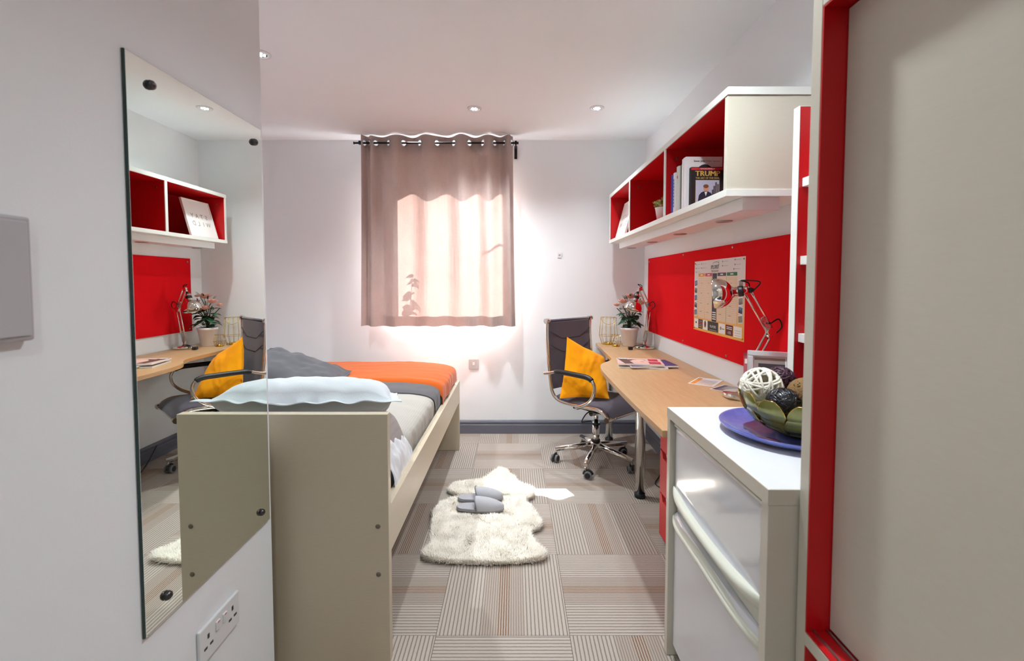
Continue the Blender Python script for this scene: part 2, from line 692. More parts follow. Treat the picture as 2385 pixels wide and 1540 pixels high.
# back wall with the window opening
WX0, WX1, WZ0, WZ1, WD = -1.20, -0.15, 0.985, 2.44, 0.27
bw = MB()
bw.box(XL - .1, WX0, YB, YB + WD, -0.1, ZC)
bw.box(WX1, XR + .1, YB, YB + WD, -0.1, ZC)
bw.box(WX0, WX1, YB, YB + WD, -0.1, WZ0 - 0.02)
bw.box(WX0, WX1, YB, YB + WD, WZ1, ZC)
struct(obj('wall_back', bw, M_WALL))
struct(obj('wall_right', MB().box(XR, XR + .12, YF - .1, YB, -0.1, ZC), M_WALL))
struct(obj('wall_left', MB().box(XL - .12, XL, YE - .12, YB, -0.1, ZC), M_WALL))
struct(obj('wall_mirror', MB().box(XM - .125, XM, YF, YE, -0.006, ZC), M_WALL, bevel=0.004))
struct(obj('wall_bathroom', MB().box(XL, XM - .125, YE - .12, YE, -0.006, ZC), M_WALL))
dw = MB()
dw.box(XM - .125, -.62, YF - .12, YF, -0.006, ZC)
dw.box(.26, XR, YF - .12, YF, -0.006, ZC)
dw.box(-.62, .26, YF - .12, YF, 2.06, ZC)
struct(obj('wall_front', dw, M_WALL))
dr = struct(obj('door_1', MB().box(-.60, .24, YF - .09, YF - .045, 0.004, 2.04), M_LAM, bevel=0.003))
obj('door_handle', MB().tube(crom([(.16, YF - .045, 1.02), (.16, YF, 1.02), (.15, YF + .012, 1.02), (.04, YF + .012, 1.02)], 5), 0.009, 10), M_STEEL, dr)
obj('door_frame', MB().box(-.66, -.60, YF - .1, YF + .012, 0, 2.10).box(.24, .30, YF - .1, YF + .012, 0, 2.10).box(-.60, .24, YF - .1, YF + .012, 2.04, 2.10), M_WALL, dr, bevel=0.003)


def baseboard(name, a, b, nrm):
    """skirting with a torus bead: a, b floor points on the wall, nrm pointing into the room"""
    a, b, n = Vector(a + (0,)), Vector(b + (0,)), Vector(nrm + (0,))
    prof = [(0, 0), (.018, 0), (.018, .078), (.014, .082), (.014, .088), (.018, .092), (.018, .104), (.013, .113), (.006, .118), (0, .118)]
    mb = MB()
    vs = [a + n * d + Vector((0, 0, z)) for d, z in prof] + [b + n * d + Vector((0, 0, z)) for d, z in prof]
    k = len(prof)
    fs = [(i, i + 1, k + i + 1, k + i) for i in range(k - 1)] + [tuple(reversed(range(k))), tuple(range(k, 2 * k))]
    mb.add(vs, fs)
    return struct(obj(name, mb, M_SKIRT))


baseboard('baseboard_back', (XL, YB), (XR, YB), (0, -1))
baseboard('baseboard_right', (XR, YB - .019), (XR, 0.0), (-1, 0))
baseboard('baseboard_left', (XL, YB - .019), (XL, YE), (1, 0))

# window: frame, pane, sill, curved lever
win = struct(obj('window_1', MB().box(WX0, WX0 + .05, YB + WD - .07, YB + WD - .01, WZ0, WZ1)
                 .box(WX1 - .05, WX1, YB + WD - .07, YB + WD - .01, WZ0, WZ1)
                 .box(WX0 + .05, WX1 - .05, YB + WD - .07, YB + WD - .01, WZ0, WZ0 + .05)
                 .box(WX0 + .05, WX1 - .05, YB + WD - .07, YB + WD - .01, WZ1 - .05, WZ1), M_WHITE, bevel=0.003))
obj('pane', MB().box(WX0 + .05, WX1 - .05, YB + WD - .045, YB + WD - .037, WZ0 + .05, WZ1 - .05), M_GLASS, win)
obj('window_sill', MB().box(WX0, WX1, YB - .004, YB + WD - .07, WZ0 - .02, WZ0), M_WHITE, win, bevel=0.003)
hx, hy, hz = WX1 - .20, YB + WD - .10, 1.90
obj('window_handle', MB().tube(crom([(hx - .055, hy, hz - .075), (hx - .045, hy, hz - .03), (hx - .01, hy, hz), (hx + .04, hy, hz + .006), (hx + .14, hy + .02, hz + .0)], 6), [0.004] * 6 + [.007] * 6 + [.009] * 13, 8), M_WHITE, win)


# ================================================================== CEILING DOWNLIGHTS
def downlight(x, y, label, on=SPOT_W, cone=125):
    r = thing('ceiling_downlight', label, 'downlight', (x, y, ZC), 'recessed ceiling downlights')
    ring = [(0.031, -0.004), (0.033, -0.0065), (0.046, -0.006), (0.050, -0.003), (0.050, -0.0002), (0.031, -0.0002), (0.031, -0.004)]
    obj('trim_ring', MB().lathe(ring, 32, (x, y, ZC)), M_WHITE, r)
    lens = obj('lens', MB().lathe([(0.0309, -0.0015), (0.0005, -0.0016)], 24, (x, y, ZC)), M_WHITE, r)
    for k in range(7):
        a = k * PI / 3
        d = 0 if k == 6 else 0.0185
        obj('led', MB().sphere((x + d * math.cos(a), y + d * math.sin(a), ZC - 0.002), 0.0082, 10, 6, sc=(1, 1, 0.45)), M_LEDS, lens)
    ld = bpy.data.lights.new('downlight_beam', 'SPOT')
    ld.energy = on
    ld.spot_size = R(cone)
    ld.spot_blend = 1.0
    ld.shadow_soft_size = 0.03
    ld.color = (0.825, 0.92, 0.955)
    lo = bpy.data.objects.new('downlight_beam', ld)
    lo.parent = r
    lo.location = (0, 0, -0.012)
    COL.objects.link(lo)


downlight(-.278, 3.17, 'lit downlight in the ceiling just in front of the curtain', SPOT_W * 1.0)
downlight(.571, 3.16, 'lit downlight in the ceiling beside the red shelf, above the office chair', SPOT_W * 0.45)
downlight(-1.34, 2.425, 'lit downlight in the ceiling above the bed, cut by the mirror wall edge', SPOT_W * 1.0)
downlight(.42, 1.36, 'added fill downlight, out of view above the fridge cabinet', SPOT_W * .9, 140)  # added out of frame to brighten the shelf end and cabinet top
downlight(-.10, -.45, 'added fill downlight, behind the camera in the entrance passage', SPOT_W * 0.36, 150)  # added unseen fill behind the camera for the faces turned towards it

# ================================================================== MIRROR WALL
mr = thing('wall_mirror_panel', 'tall frameless mirror screwed to the grey white wall', 'mirror', (XM, 1.17, 0.556))
MY0, MY1, MZ0, MZ1 = 0.926, 1.414, 0.557, 1.793
obj('backing', MB().box(XM + .0005, XM + .0055, MY0, MY1, MZ0, MZ1), M_MEDGE, mr)
obj('glass', MB().box(XM + .0055, XM + .0075, MY0 + .0015, MY1 - .0015, MZ0 + .0015, MZ1 - .0015), M_MIRROR, mr)
for y, z in ((.987, 1.745), (1.373, 1.742), (1.363, .605), (.985, .611)):
    mx = Matrix.Rotation(R(90), 3, 'Y')
    obj('screw_cap', MB().lathe([(.0095, 0), (.0105, .003), (.009, .008), (.005, .0115), (1e-6, .0125)], 18, (XM + .0075, y, z), mx), M_DSTEEL, mr)

sk_ = thing('double_wall_socket', 'white double wall socket below the mirror', 'socket', (XM, 1.163, 0.35))
obj('faceplate', MB().box(XM + .0003, XM + .0095, 1.082, 1.242, .35, .443), M_WHITE, sk_, bevel=0.003)
dark_hole = plain('socket_hole', (60, 58, 60), 0.8)
for s in (-1, 1):
    cy = 1.162 + s * .049
    for dy, dz, a, b in ((0, .020, .0035, .006), (-.011, -.006, .006, .003), (.011, -.006, .006, .003)):
        obj('pin_hole', MB().box(XM + .0093, XM + .0101, cy + dy - a, cy + dy + a, .392 + dz - b, .392 + dz + b), dark_hole, sk_)
    rk = obj('rocker_switch', MB().box(XM + .009, XM + .0135, 1.162 + s * .014 - .008, 1.162 + s * .014 + .008, .402, .426), M_WHITE, sk_, bevel=0.0015)
    obj('marker', MB().box(XM + .0134, XM + .0139, 1.162 + s * .014 - .004, 1.162 + s * .014 + .004, .4215, .4245), ink('socket_red', (196, 60, 50)), rk)

cp = thing('wall_control_box', 'pale grey control box on the wall left of the mirror', 'control box', (XM, .64, 1.225))
obj('housing', MB().box(XM + .0003, XM + .016, .56, .727, 1.226, 1.424), plain('grey_plastic', (178, 176, 180), 0.45), cp, bevel=0.004)
obj('front_cover', MB().box(XM + .016, XM + .019, .568, .719, 1.234, 1.416), plain('grey_plastic_cover', (184, 182, 186), 0.45), cp, bevel=0.003)

# ================================================================== BED
BXR, BXL, BY0, BY1 = -0.43, -1.73, 1.50, 3.49
bed = thing('bed_frame', 'limed wood panel bed frame with a tall headboard', 'bed', (-1.08, 2.5, 0))
hb = obj('headboard', MB().box(BXL, BXR, BY0, BY0 + .032, 0.002, .872), M_LAMH, bed, bevel=0.0015)
obj('footboard', MB().box(BXL, BXR, BY1 - .034, BY1, 0.002, .547), M_LAMH, bed, bevel=0.0015)
for x in (BXR - .034, BXL):
    obj('side_rail', MB().box(x, x + .033, BY0 + .032, BY1 - .034, .38, .545), M_LAMH, bed, bevel=0.0015)
for x in (-.467, BXL + .04):
    for z in (.484, .315):
        obj('bolt_cap', MB().lathe([(.0085, -.001), (.0085, .001), (.006, .0022), (1e-6, .0024)], 14, (x, BY0, z), Matrix.Rotation(R(90), 3, 'X')), plain('bolt_brown', (112, 100, 86), 0.5) if 'bolt_brown' not in MATS else MATS['bolt_brown'], hb)
obj('slat_base', MB().box(BXL + .034, BXR - .035, BY0 + .034, BY1 - .036, .40, .42), M_LAMH, bed)
mt = tag(obj('mattress', MB().box(BXL + .08, BXR - .052, BY0 + .036, BY1 - .055, .421, .604), M_SHEET, bevel=0.03, seg=4), 'white mattress inside the bed frame under the duvet', 'mattress')


def bed_section(th, zb, h, a, xc, p=0.34, q=0.55):
    c, s = math.cos(th), math.sin(th)
    return xc + a * math.copysign(abs(c) ** q, c), zb + h * max(0.0, s) ** p


def bedding(mb, y0, y1, zb, h, xl, xr, wr, seed, nx=150, ny=70, hang=0.0, drop=0.0, thick=0.010, skew=0.0, endround=0.05):
    xc, a = (xl + xr) / 2, (xr - xl) / 2

    def fn(u, v, off):
        th = PI * (1 - u)
        # ends round off
        e = min(1.0, min(v, 1 - v) * (y1 - y0) / endround)
        e = 1 - (1 - e) ** 2
        x, z = bed_section(th, zb, h, a + hang * 0, xc)
        y = y0 + (y1 - y0) * v + skew * (x - xc)
        edge = max(0.0, (abs(x - xc) / a - 0.80) / 0.2)
        n1 = noise.noise((x * 3.1 + seed, y * 4.0, seed)) * 1.0 + 0.6 * noise.noise((x * 7 + seed, y * 13.0, 2 * seed)) + 0.25 * noise.noise((x * 19, y * 27, seed))
        z += wr * n1 * (1 - edge * .4) - drop * (1 - e)
        # puckers down the side
        pk = noise.noise((seed * 3, y * 16.0, 1.0)) + 0.5 * noise.noise((seed, y * 37.0, 2.0))
        x += math.copysign(1, x - xc) * wr * 1.3 * pk * edge
        return Vector((x, y, z - off))
    mb.grid(lambda u, v: fn(u, v, 0.0), nx, ny)
    mb.grid(lambda u, v: fn(u, v, thick), nx, ny, flip=True)
    rim = [(0, j) for j in range(ny)] + [(i, ny) for i in range(nx)] + [(nx, ny - j) for j in range(ny)] + [(nx - i, 0) for i in range(nx)]
    p1 = [fn(i / nx, j / ny, 0.0) for i, j in rim]
    p0 = [fn(i / nx, j / ny, thick) for i, j in rim]
    n = len(rim)
    mb.add(p1 + p0, [(i, (i + 1) % n, n + (i + 1) % n, n + i) for i in range(n)], 0, True)
    return mb


tag(obj('duvet', bedding(MB(), 1.99, 3.42, .548, .118, BXL + .02, -.474, .010, 1.7, drop=.03, thick=.03), M_DUVET),
    'grey beige striped duvet spread over the bed', 'duvet')
tag(obj('grey_blanket', bedding(MB(), 2.63, 3.43, .556, .127, BXL + .005, -.468, .006, 1.7, ny=50, drop=.010, thick=.006), M_DKBLANKET),
    'dark grey blanket band between the duvet and the orange throw', 'blanket')
tag(obj('orange_throw', bedding(MB(), 2.82, 3.475, .572, .135, BXL - .01, -.446, .007, 4.1, ny=60, drop=.05, thick=.007, skew=-0.03), M_ORANGE),
    'orange throw across the foot of the bed', 'throw')


def place(loc, rx=0, ry=0, rz=0):
    m = Matrix.Translation(loc) @ Euler((R(rx), R(ry), R(rz)), 'XYZ').to_matrix().to_4x4()
    return lambda x, y, z: m @ Vector((x, y, z))


def droop(m, xr, k):
    def f(x, y, z):
        p = m(x, y, z)
        if p.x > xr:
            d = p.x - xr
            p.z -= k * d * d / 0.05
            p.x = xr + d * 0.75
        return p
    return f


lp = thing('grey_pillow', 'mauve grey pillow with a white ruffled edge under the white pillow', 'pillow', (-.83, 1.78, .64))
obj('case', pillow_geo(MB(), .72, .40, .155, droop(place((-.825, 1.765, .718), 2, 0, 0), -.55, 0.75), 0.0, 50, 36, .008, 3.3), M_LOWP, lp)
# white flange that hangs over the mattress edge
fl_pts = []


def frill(u, v):
    y = 1.64 + .34 * v
    t = u
    x = -.505 + .055 * math.sin(t * 1.4) + .012 * noise.noise((y * 30, t * 3, 0))
    z = .705 - .17 * t ** 1.4 - .06 * v + .012 * noise.noise((y * 26, t * 5, 4.0))
    return Vector((x, y + .02 * t, z))


obj('ruffle', MB().grid(frill, 12, 50), M_SHEET, lp)

wp_base = place((-.80, 1.755, .862), -9, 0.8, 6)


def wp_map(x, y, z):
    return wp_base(x * (1 - .20 * max(0.0, (y + .205) / .41)), y, z)


wp = thing('white_pillow', 'pale white linen pillow with a flanged edge lying behind the headboard', 'pillow', (-.83, 1.74, .76))
obj('case', pillow_geo(MB(), .68, .33, .155, wp_map, 0.036, 90, 56, .009, 9.1, pw=3.4, ex=.42), M_PIL, wp)

dc = thing('grey_cushion', 'dark grey cushion leaning on the far side of the bed', 'cushion', (-1.35, 2.72, .68))
obj('cover', pillow_geo(MB(), .50, .42, .12, place((-1.33, 2.72, .775), 10, 19, 6), 0.02, 54, 44, .014, 5.2), M_DKGREY, dc)

# ================================================================== CURTAIN
YC = 3.715
CZ0, CZ1 = 0.952, 2.512
ctrl = [(-1.245, -.028), (-1.205, .03), (-1.165, -.02), (-1.085, .04), (-.968, -.042), (-.843, .042), (-.703, -.042), (-.562, .042), (-.427, -.042), (-.310, .042), (-.207, -.042), (-.117, .042), (-.045, -.046), (-.012, .01)]


def curt_y(x):
    for (xa, ya), (xb, yb) in zip(ctrl, ctrl[1:]):
        if x <= xb:
            t = max(0.0, min(1.0, (x - xa) / (xb - xa)))
            return ya + (yb - ya) * (0.5 - 0.5 * math.cos(PI * t))
    return ctrl[-1][1]


GROM = []
for (xa, ya), (xb, yb) in zip(ctrl, ctrl[1:]):
    if xb - xa > 0.03:
        lo, hi = xa, xb
        for _ in range(40):
            mid = (lo + hi) / 2
            if (curt_y(mid) > 0) == (yb > 0):
                hi = mid
            else:
                lo = mid
        GROM.append((lo + hi) / 2)
GZ = 2.455
NX, NZ = 420, 190


def curt(u, v):
    x0 = ctrl[0][0] + (ctrl[-1][0] - ctrl[0][0]) * u
    t = 1 - v
    amp = 1.0 - 0.28 * t
    y = curt_y(x0) * amp + 0.006 * t * noise.noise((x0 * 9, t * 1.5, 3.0))
    xm = -.63
    flare = 1 + 0.035 * t ** 1.5
    x = xm + (x0 - xm) * flare + 0.010 * t * noise.noise((x0 * 5, t * 1.2, 1.0))
    z = CZ0 + (CZ1 - CZ0) * v + 0.006 * t * noise.noise((x0 * 12, 0, 9.0)) + 0.003 * math.sin(x0 * 40)
    y += 0.0016 * noise.noise((x0 * 60, z * 4, 2.0))
    return Vector((x, YC + y, z))


def grom_skip(u, v):
    x0 = ctrl[0][0] + (ctrl[-1][0] - ctrl[0][0]) * u
    z = CZ0 + (CZ1 - CZ0) * v
    if abs(z - GZ) > 0.028:
        return False
    for g in GROM:
        if abs(x0 - g) < 0.04:
            d = math.hypot(x0 - g, curt_y(x0))
            if d * d + (z - GZ) ** 2 < 0.0245 ** 2:
                return True
    return False


cu = thing('eyelet_curtain', 'taupe eyelet curtain drawn across the sunlit window', 'curtain', (-.63, YC, CZ0))
obj('cloth', MB().grid(curt, NX, NZ, skip=grom_skip), M_CURTAIN, cu)
hem = MB()
hem.grid(lambda u, v: curt(u, v * 0.055) + Vector((0, 0.004, 0)), 260, 8)
obj('bottom_hem', hem, M_CURTAIN, cu)
hdr = MB()
hdr.grid(lambda u, v: curt(u, 1 - (1 - v) * 0.078) + Vector((0, 0.003, 0)), 420, 15, skip=lambda u, v: grom_skip(u, 1 - (1 - v) * 0.078))
obj('header_band', hdr, M_CURTAIN, cu)
for g in GROM:
    e = 0.004
    tv = Vector((2 * e, curt_y(g + e) - curt_y(g - e), 0)).normalized()
    pts = [Vector((g, YC, GZ)) + tv * (0.0275 * math.cos(a)) + Vector((0, 0, 0.0275 * math.sin(a))) for a in [2 * PI * i / 24 for i in range(24)]]
    obj('eyelet', MB().tube(pts, 0.0055, 8, closed=True), M_STEEL, cu)
rod = thing('curtain_rod', 'thin black curtain rod under the ceiling', 'curtain rod', (-.63, YC, 2.44))
obj('pole', MB().cyl((-1.31, YC, GZ), (.03, YC, GZ), 0.0075, 14), M_IRON, rod)
for x in (-1.262, .012):
    bk = MB().box(x - .012, x + .012, YB - .006, YB - .0005, GZ - .09, GZ + .02)
    bk.cyl((x, YB - .004, GZ), (x, YC, GZ), 0.007, 10)
    bk.box(x - .009, x + .009, YC - .011, YC + .012, GZ - .012, GZ + .016)
    obj('bracket', bk, M_IRON, rod, bevel=0.001)
    obj('end_cap', MB().cyl((x + (-.052 if x < 0 else .012), YC, GZ), (x + (-.045 if x < 0 else .022), YC, GZ), 0.0105, 14), M_IRON, rod)


# plant on the sill, seen as a shadow through the cloth
def leaf(mb, base, direction, length, width, bend=0.2, up=Vector((0, 0, 1)), mi=0, nl=6, round_=0.6):
    d = Vector(direction).normalized()
    side = d.cross(up)
    side = side.normalized() if side.length > 1e-4 else d.orthogonal().normalized()
    nrm = side.cross(d).normalized()
    vs, fs = [], []
    for i in range(nl + 1):
        t = i / nl
        wv = width / 2 * (math.sin(PI * min(1, t ** round_ * 0.97 + .03))) ** 0.75
        c = Vector(base) + d * (length * t) - nrm * (bend * length * t * t)
        vs += [c - side * wv + nrm * wv * 0.25, c, c + side * wv + nrm * wv * 0.25]
    for i in range(nl):
        a = 3 * i
        fs += [(a, a + 1, a + 4, a + 3), (a + 1, a + 2, a + 5, a + 4)]
    mb.add(vs, fs, mi, True)


random.seed(11)
pl = thing('sill_plant', 'round leaved pot plant on the sill, a shadow on the curtain', 'plant', (-1.0, 3.985, WZ0))
px, py = -1.0, 3.975
obj('pot', MB().lathe([(.042, 0), (.056, .10), (.058, .10), (.058, .104), (.052, .104), (.050, .09), (1e-6, .088)], 24, (px, py, WZ0)), M_POT, pl)
obj('stem', MB().tube(crom([(px, py, WZ0 + .08), (px + .01, py, WZ0 + .25), (px + .03, py, WZ0 + .40), (px + .05, py, WZ0 + .60)], 5), .0035, 6), M_STEM, pl)
for k in range(34):
    t = random.uniform(.2, 1)
    b = Vector((px + .01 + .045 * t * t, py, WZ0 + .1 + .5 * t))
    d = Vector((random.choice((-1, 1)) * random.uniform(.3, 1), random.uniform(-.4, .4), random.uniform(-.1, .7)))
    lb = MB()
    leaf(lb, b, d, random.uniform(.06, .085) * (1.25 - .45 * t), random.uniform(.045, .06) * (1.2 - .4 * t), .1, Vector((0, -1, .3)))
    obj('leaf', lb, M_GREEN, pl)

# ================================================================== BACK WALL PLATES
ws = thing('wall_switch_plate', 'white fused switch plate low on the wall below the curtain', 'switch', (-.352, YB, .564))
obj('plate', MB().box(-.396, -.309, YB - .0095, YB - .0003, .564, .650), plain('switch_grey', (186, 184, 184), .35), ws, bevel=0.003)
obj('rocker', MB().box(-.362, -.343, YB - .0135, YB - .009, .600, .625), M_WHITE, ws, bevel=0.0015)
sp = thing('small_wall_plate', 'small white sensor plate on the wall right of the curtain', 'wall plate', (.388, YB, 1.526))
obj('plate', MB().box(.370, .406, YB - .007, YB - .0003, 1.527, 1.573), M_WHITE, sp, bevel=0.002)
obj('slot', MB().box(.380, .396, YB - .0078, YB - .0068, 1.543, 1.557), plain('slot_grey', (168, 166, 166), 0.6), sp)

# ================================================================== DESK AND PEDESTAL
DZ = 0.795
front = crom([(.706, 3.858, 0), (.682, 3.45, 0), (.672, 3.14, 0), (.664, 3.05, 0), (.630, 2.968, 0), (.578, 2.895, 0), (.545, 2.815, 0), (.524, 2.68, 0), (.517, 2.40, 0), (.517, 1.95, 0), (.524, 1.565, 0)], 6)
poly = [(p.x, p.y) for p in front] + [(XR - .003, 1.565), (XR - .003, 3.858)]
dk = thing('built_in_desk', 'oak topped desk with a wavy front edge along the wall', 'desk', (.85, 2.7, 0))
obj('desk_top', MB().prism(poly, DZ - .026, DZ), M_OAK, dk, bevel=0.002)
for x, y in ((.77, 2.70), (.785, 3.665)):
    lg = obj('leg', MB().lathe([(.030, .03), (.030, DZ - .03), (.030, DZ - .0262)], 28, (x, y, 0)), M_CHROME, dk)
    obj('foot', MB().lathe([(.032, .001), (.033, .012), (.032, .03), (.030, .03)], 28, (x, y, 0)), M_BLACK, lg)
    obj('mounting_plate', MB().lathe([(.045, DZ - .032), (.045, DZ - .0265)], 24, (x, y, 0)), M_STEEL, lg)
pd = thing('drawer_pedestal', 'pedestal of three red drawers under the desk', 'drawer unit', (.9, 1.92, 0))
PXF = .735
obj('carcass', MB().box(PXF + .02, XR - .03, 1.62, 2.225, .055, DZ - .03), M_LAM, pd, bevel=0.001)
obj('plinth', MB().box(PXF + .035, XR - .05, 1.63, 2.215, .001, .055), M_LAM, pd)
for i, (z0, z1) in enumerate(((.045, .260), (.268, .478), (.486, .742))):
    yc = 2.085
    pz = [(1.62, z0), (2.225, z0), (2.225, z1), (yc + .11, z1), (yc + .095, z1 - .03), (yc - .095, z1 - .03), (yc - .11, z1), (1.62, z1)]
    mx = Matrix(((0, 0, 1, 0), (1, 0, 0, 0), (0, 1, 0, 0), (0, 0, 0, 1)))
    d = obj('drawer', MB().prism(pz, PXF, PXF + .019, mx=mx), M_REDM, pd, bevel=0.001)
    obj('finger_pull', MB().box(PXF + .0185, PXF + .0205, yc - .11, yc + .11, z1 - .035, z1), M_EDGE, d)

# ================================================================== FRIDGE CABINET, FRIDGE
FX, FY0, FY1, FZ = .538, .930, 1.556, .882
fc = thing('fridge_cabinet', 'beige and white cabinet housing the small fridge', 'cabinet', (.83, 1.243, 0))
obj('worktop', MB().box(FX, XR - .002, FY0, FY1, FZ - .034, FZ), M_WHITE, fc, bevel=0.0015)
obj('top_edge', MB().box(FX - .002, FX - .0001, FY0, FY1, FZ - .034, FZ - .0005).box(FX - .002, XR - .002, FY0 - .002, FY0 - .0001, FZ - .034, FZ - .0005), M_LAM, fc)
obj('side_panel', MB().box(FX, XR - .004, FY0, FY0 + .026, .002, FZ - .0345), M_LAM, fc, bevel=0.001)
obj('side_panel', MB().box(FX, XR - .004, FY1 - .026, FY1, .002, FZ - .0345), M_LAM, fc, bevel=0.001)
obj('back_panel', MB().box(XR - .02, XR - .004, FY0 + .026, FY1 - .026, .002, FZ - .0345), M_LAM, fc)
fr = thing('undercounter_fridge', 'small white fridge freezer inside the cabinet', 'fridge', (.83, 1.243, 0))
fy0, fy1 = FY0 + .034, FY1 - .034
obj('body', MB().box(FX + .060, XR - .05, fy0 + .004, fy1 - .004, .010, .828), M_FRIDGE2, fr, bevel=0.004)


def fridge_door(z0, z1, lip_top, lip_bot):
    """front skin with rounded edges and a bowed grip lip"""
    def fn(u, v):
        y = fy0 + (fy1 - fy0) * u
        z = z0 + (z1 - z0) * v
        ed = min(u, 1 - u) * (fy1 - fy0)
        x = FX + .014
        if ed < .012:
            x += (.012 - ed) ** 2 / .012 * 0.9
        bow = 1 - (2 * u - 1) ** 4
        if lip_bot:
            d = (z - z0)
            if d < .060:
                x -= .016 * bow * (0.5 + 0.5 * math.cos(PI * d / .060))
            if d < .008:
                x += (.008 - d) * 1.4
        if lip_top:
            d = (z1 - z)
            if d < .060:
                x -= .016 * bow * (0.5 + 0.5 * math.cos(PI * d / .060))
            if d < .008:
                x += (.008 - d) * 1.4
        else:
            d = z1 - z
            if d < .012:
                x += (.012 - d) ** 2 / .012
        return Vector((x, y, z))
    m = MB()
    m.grid(fn, 60, 70, flip=True)
    # sides and back close the door
    nu, nv = 60, 70
    rim = [(0, j) for j in range(nv)] + [(i, nv) for i in range(nu)] + [(nu, nv - j) for j in range(nv)] + [(nu - i, 0) for i in range(nu)]
    p1 = [fn(i / nu, j / nv) for i, j in rim]
    p0 = [Vector((FX + .056, p.y, p.z)) for p in p1]
    n = len(rim)
    m.add(p1 + p0, [(i, (i + 1) % n, n + (i + 1) % n, n + i) for i in range(n)] + [tuple(range(n, 2 * n))])
    return m


du = obj('freezer_door', fridge_door(.575, .826, False, True), M_FRIDGE, fr)
dl = obj('fridge_door', fridge_door(.06, .528, True, False), M_FRIDGE, fr)
obj('top_trim', MB().box(FX + .010, FX + .030, fy0 + .004, fy1 - .004, .8265, .834), M_FRIDGE2, du, bevel=0.002)
obj('grip_recess', MB().box(FX + .026, FX + .056, fy0 + .004, fy1 - .004, .530, .573), M_FRIDGE2, fr)
for zc, hh, par in ((.590, .016, du), (.513, .015, dl)):
    def grip(u, v, zc=zc, hh=hh):
        t = u * 2 - 1
        a = PI * v
        bow = 1 - abs(t) ** 5
        return Vector((FX + .0125 - (.004 + .022 * bow) * math.sin(a) ** .8, fy0 + .006 + (fy1 - fy0 - .012) * u, zc + .012 * t * t * (1 if zc > .55 else -1) - hh * math.cos(a)))
    obj('grip_handle', MB().grid(grip, 48, 14), M_FRIDGE2, par)

# ================================================================== WARDROBE AND OPEN SHELF
WX = .600
WY1 = .924
wd = thing('wardrobe', 'beige wardrobe with a red lined frame and sliding door', 'wardrobe', (.86, .1, 0))
WYN = -.75
RL = .004
obj('side_panel', MB().box(WX, XR - .004, WY1 - .028, WY1, .002, 2.02), M_LAM, wd, bevel=0.001)
obj('side_panel', MB().box(WX, XR - .004, WYN, WYN + .028, .002, 2.02), M_LAM, wd, bevel=0.001)
obj('top_panel', MB().box(WX, XR - .004, WYN + .028, WY1 - .028, 1.856, 2.02), M_LAM, wd, bevel=0.001)
obj('middle_shelf', MB().box(WX, XR - .004, WYN + .028, WY1 - .028, .570, .598), M_LAM, wd, bevel=0.001)
obj('bottom_panel', MB().box(WX, XR - .004, WYN + .028, WY1 - .028, .002, .09), M_LAM, wd, bevel=0.001)
obj('red_lining', MB().box(WX + .0005, WX + .16, WY1 - .028 - RL, WY1 - .028 - .0002, .5985, 1.8555), M_RED, wd)
obj('red_lining', MB().box(WX + .0005, WX + .16, WYN + .03, WY1 - .033, 1.852, 1.8558), M_RED, wd)
obj('red_lining', MB().box(WX + .0005, WX + .16, WYN + .03, WY1 - .033, .5982, .602), M_RED, wd)
obj('red_lining', MB().box(WX + .0005, WX + .16, WY1 - .028 - RL, WY1 - .028 - .0002, .091, .5695), M_RED, wd)
tk = obj('door_track', MB().box(WX + .012, WX + .016, WYN + .03, WY1 - .033, .602, .607).box(WX + .040, WX + .044, WYN + .03, WY1 - .033, .602, .607), M_STEEL, wd)
obj('sliding_door', MB().box(WX + .047, WX + .067, -.05, WY1 - .034, .609, 1.848), M_LAM, wd, bevel=0.001)
obj('sliding_door', MB().box(WX + .072, WX + .092, WYN + .04, .02, .609, 1.848), M_LAM, wd, bevel=0.001)
obj('drawer_front', MB().box(WX + .05, WX + .07, WYN + .032, WY1 - .034, .094, .566), M_LAM, wd, bevel=0.001)

os_ = thing('open_shelf_rack', 'white edged red shelf rack standing on the fridge cabinet', 'shelf', (1.02, 1.2, FZ))
OX, OY = .915, 1.462
obj('end_panel', MB().box(OX + .002, XR - .004, OY, OY + .030, FZ + .001, 1.882), M_RED, os_, bevel=0.0006)
obj('edge_strip', MB().box(OX, OX + .0019, OY - .0005, OY + .0305, FZ + .001, 1.8825).box(OX, XR - .004, OY, OY + .030, 1.8825, 1.885), M_EDGE, os_)
for z in (1.138, 1.390, 1.641):
    obj('shelf_board', MB().box(OX + .014, XR - .004, .955, OY - .0005, z - .014, z + .014), M_EDGE, os_, bevel=0.001)
obj('back_board', MB().box(XR - .0038, XR - .0008, .955, OY - .0005, FZ + .002, 1.88), M_RED, os_)

# ================================================================== WALL SHELF
SX, SY0, SY1, SZ0, SZ1 = .776, 1.660, 3.692, 1.635, 2.030
sh = thing('wall_shelf', 'long red lined white wall shelf above the pinboard', 'shelf', (.95, 2.67, SZ0))
obj('top_panel', MB().box(SX, XR - .002, SY0, SY1, SZ1 - .028, SZ1), M_EDGE, sh, bevel=0.001)
obj('bottom_panel', MB().box(SX, XR - .002, SY0, SY1, SZ0, SZ0 + .026), M_EDGE, sh, bevel=0.001)
obj('end_panel', MB().box(SX + .003, XR - .002, SY0 + .004, SY0 + .028, SZ0 + .026, SZ1 - .031), M_LAM, sh, bevel=0.0008)
obj('end_panel', MB().box(SX + .003, XR - .002, SY1 - .024, SY1, SZ0 + .026, SZ1 - .028), M_EDGE, sh, bevel=0.0008)
obj('back_panel', MB().box(XR - .012, XR - .003, SY0 + .029, SY1 - .025, SZ0 + .027, SZ1 - .029), M_RED, sh)
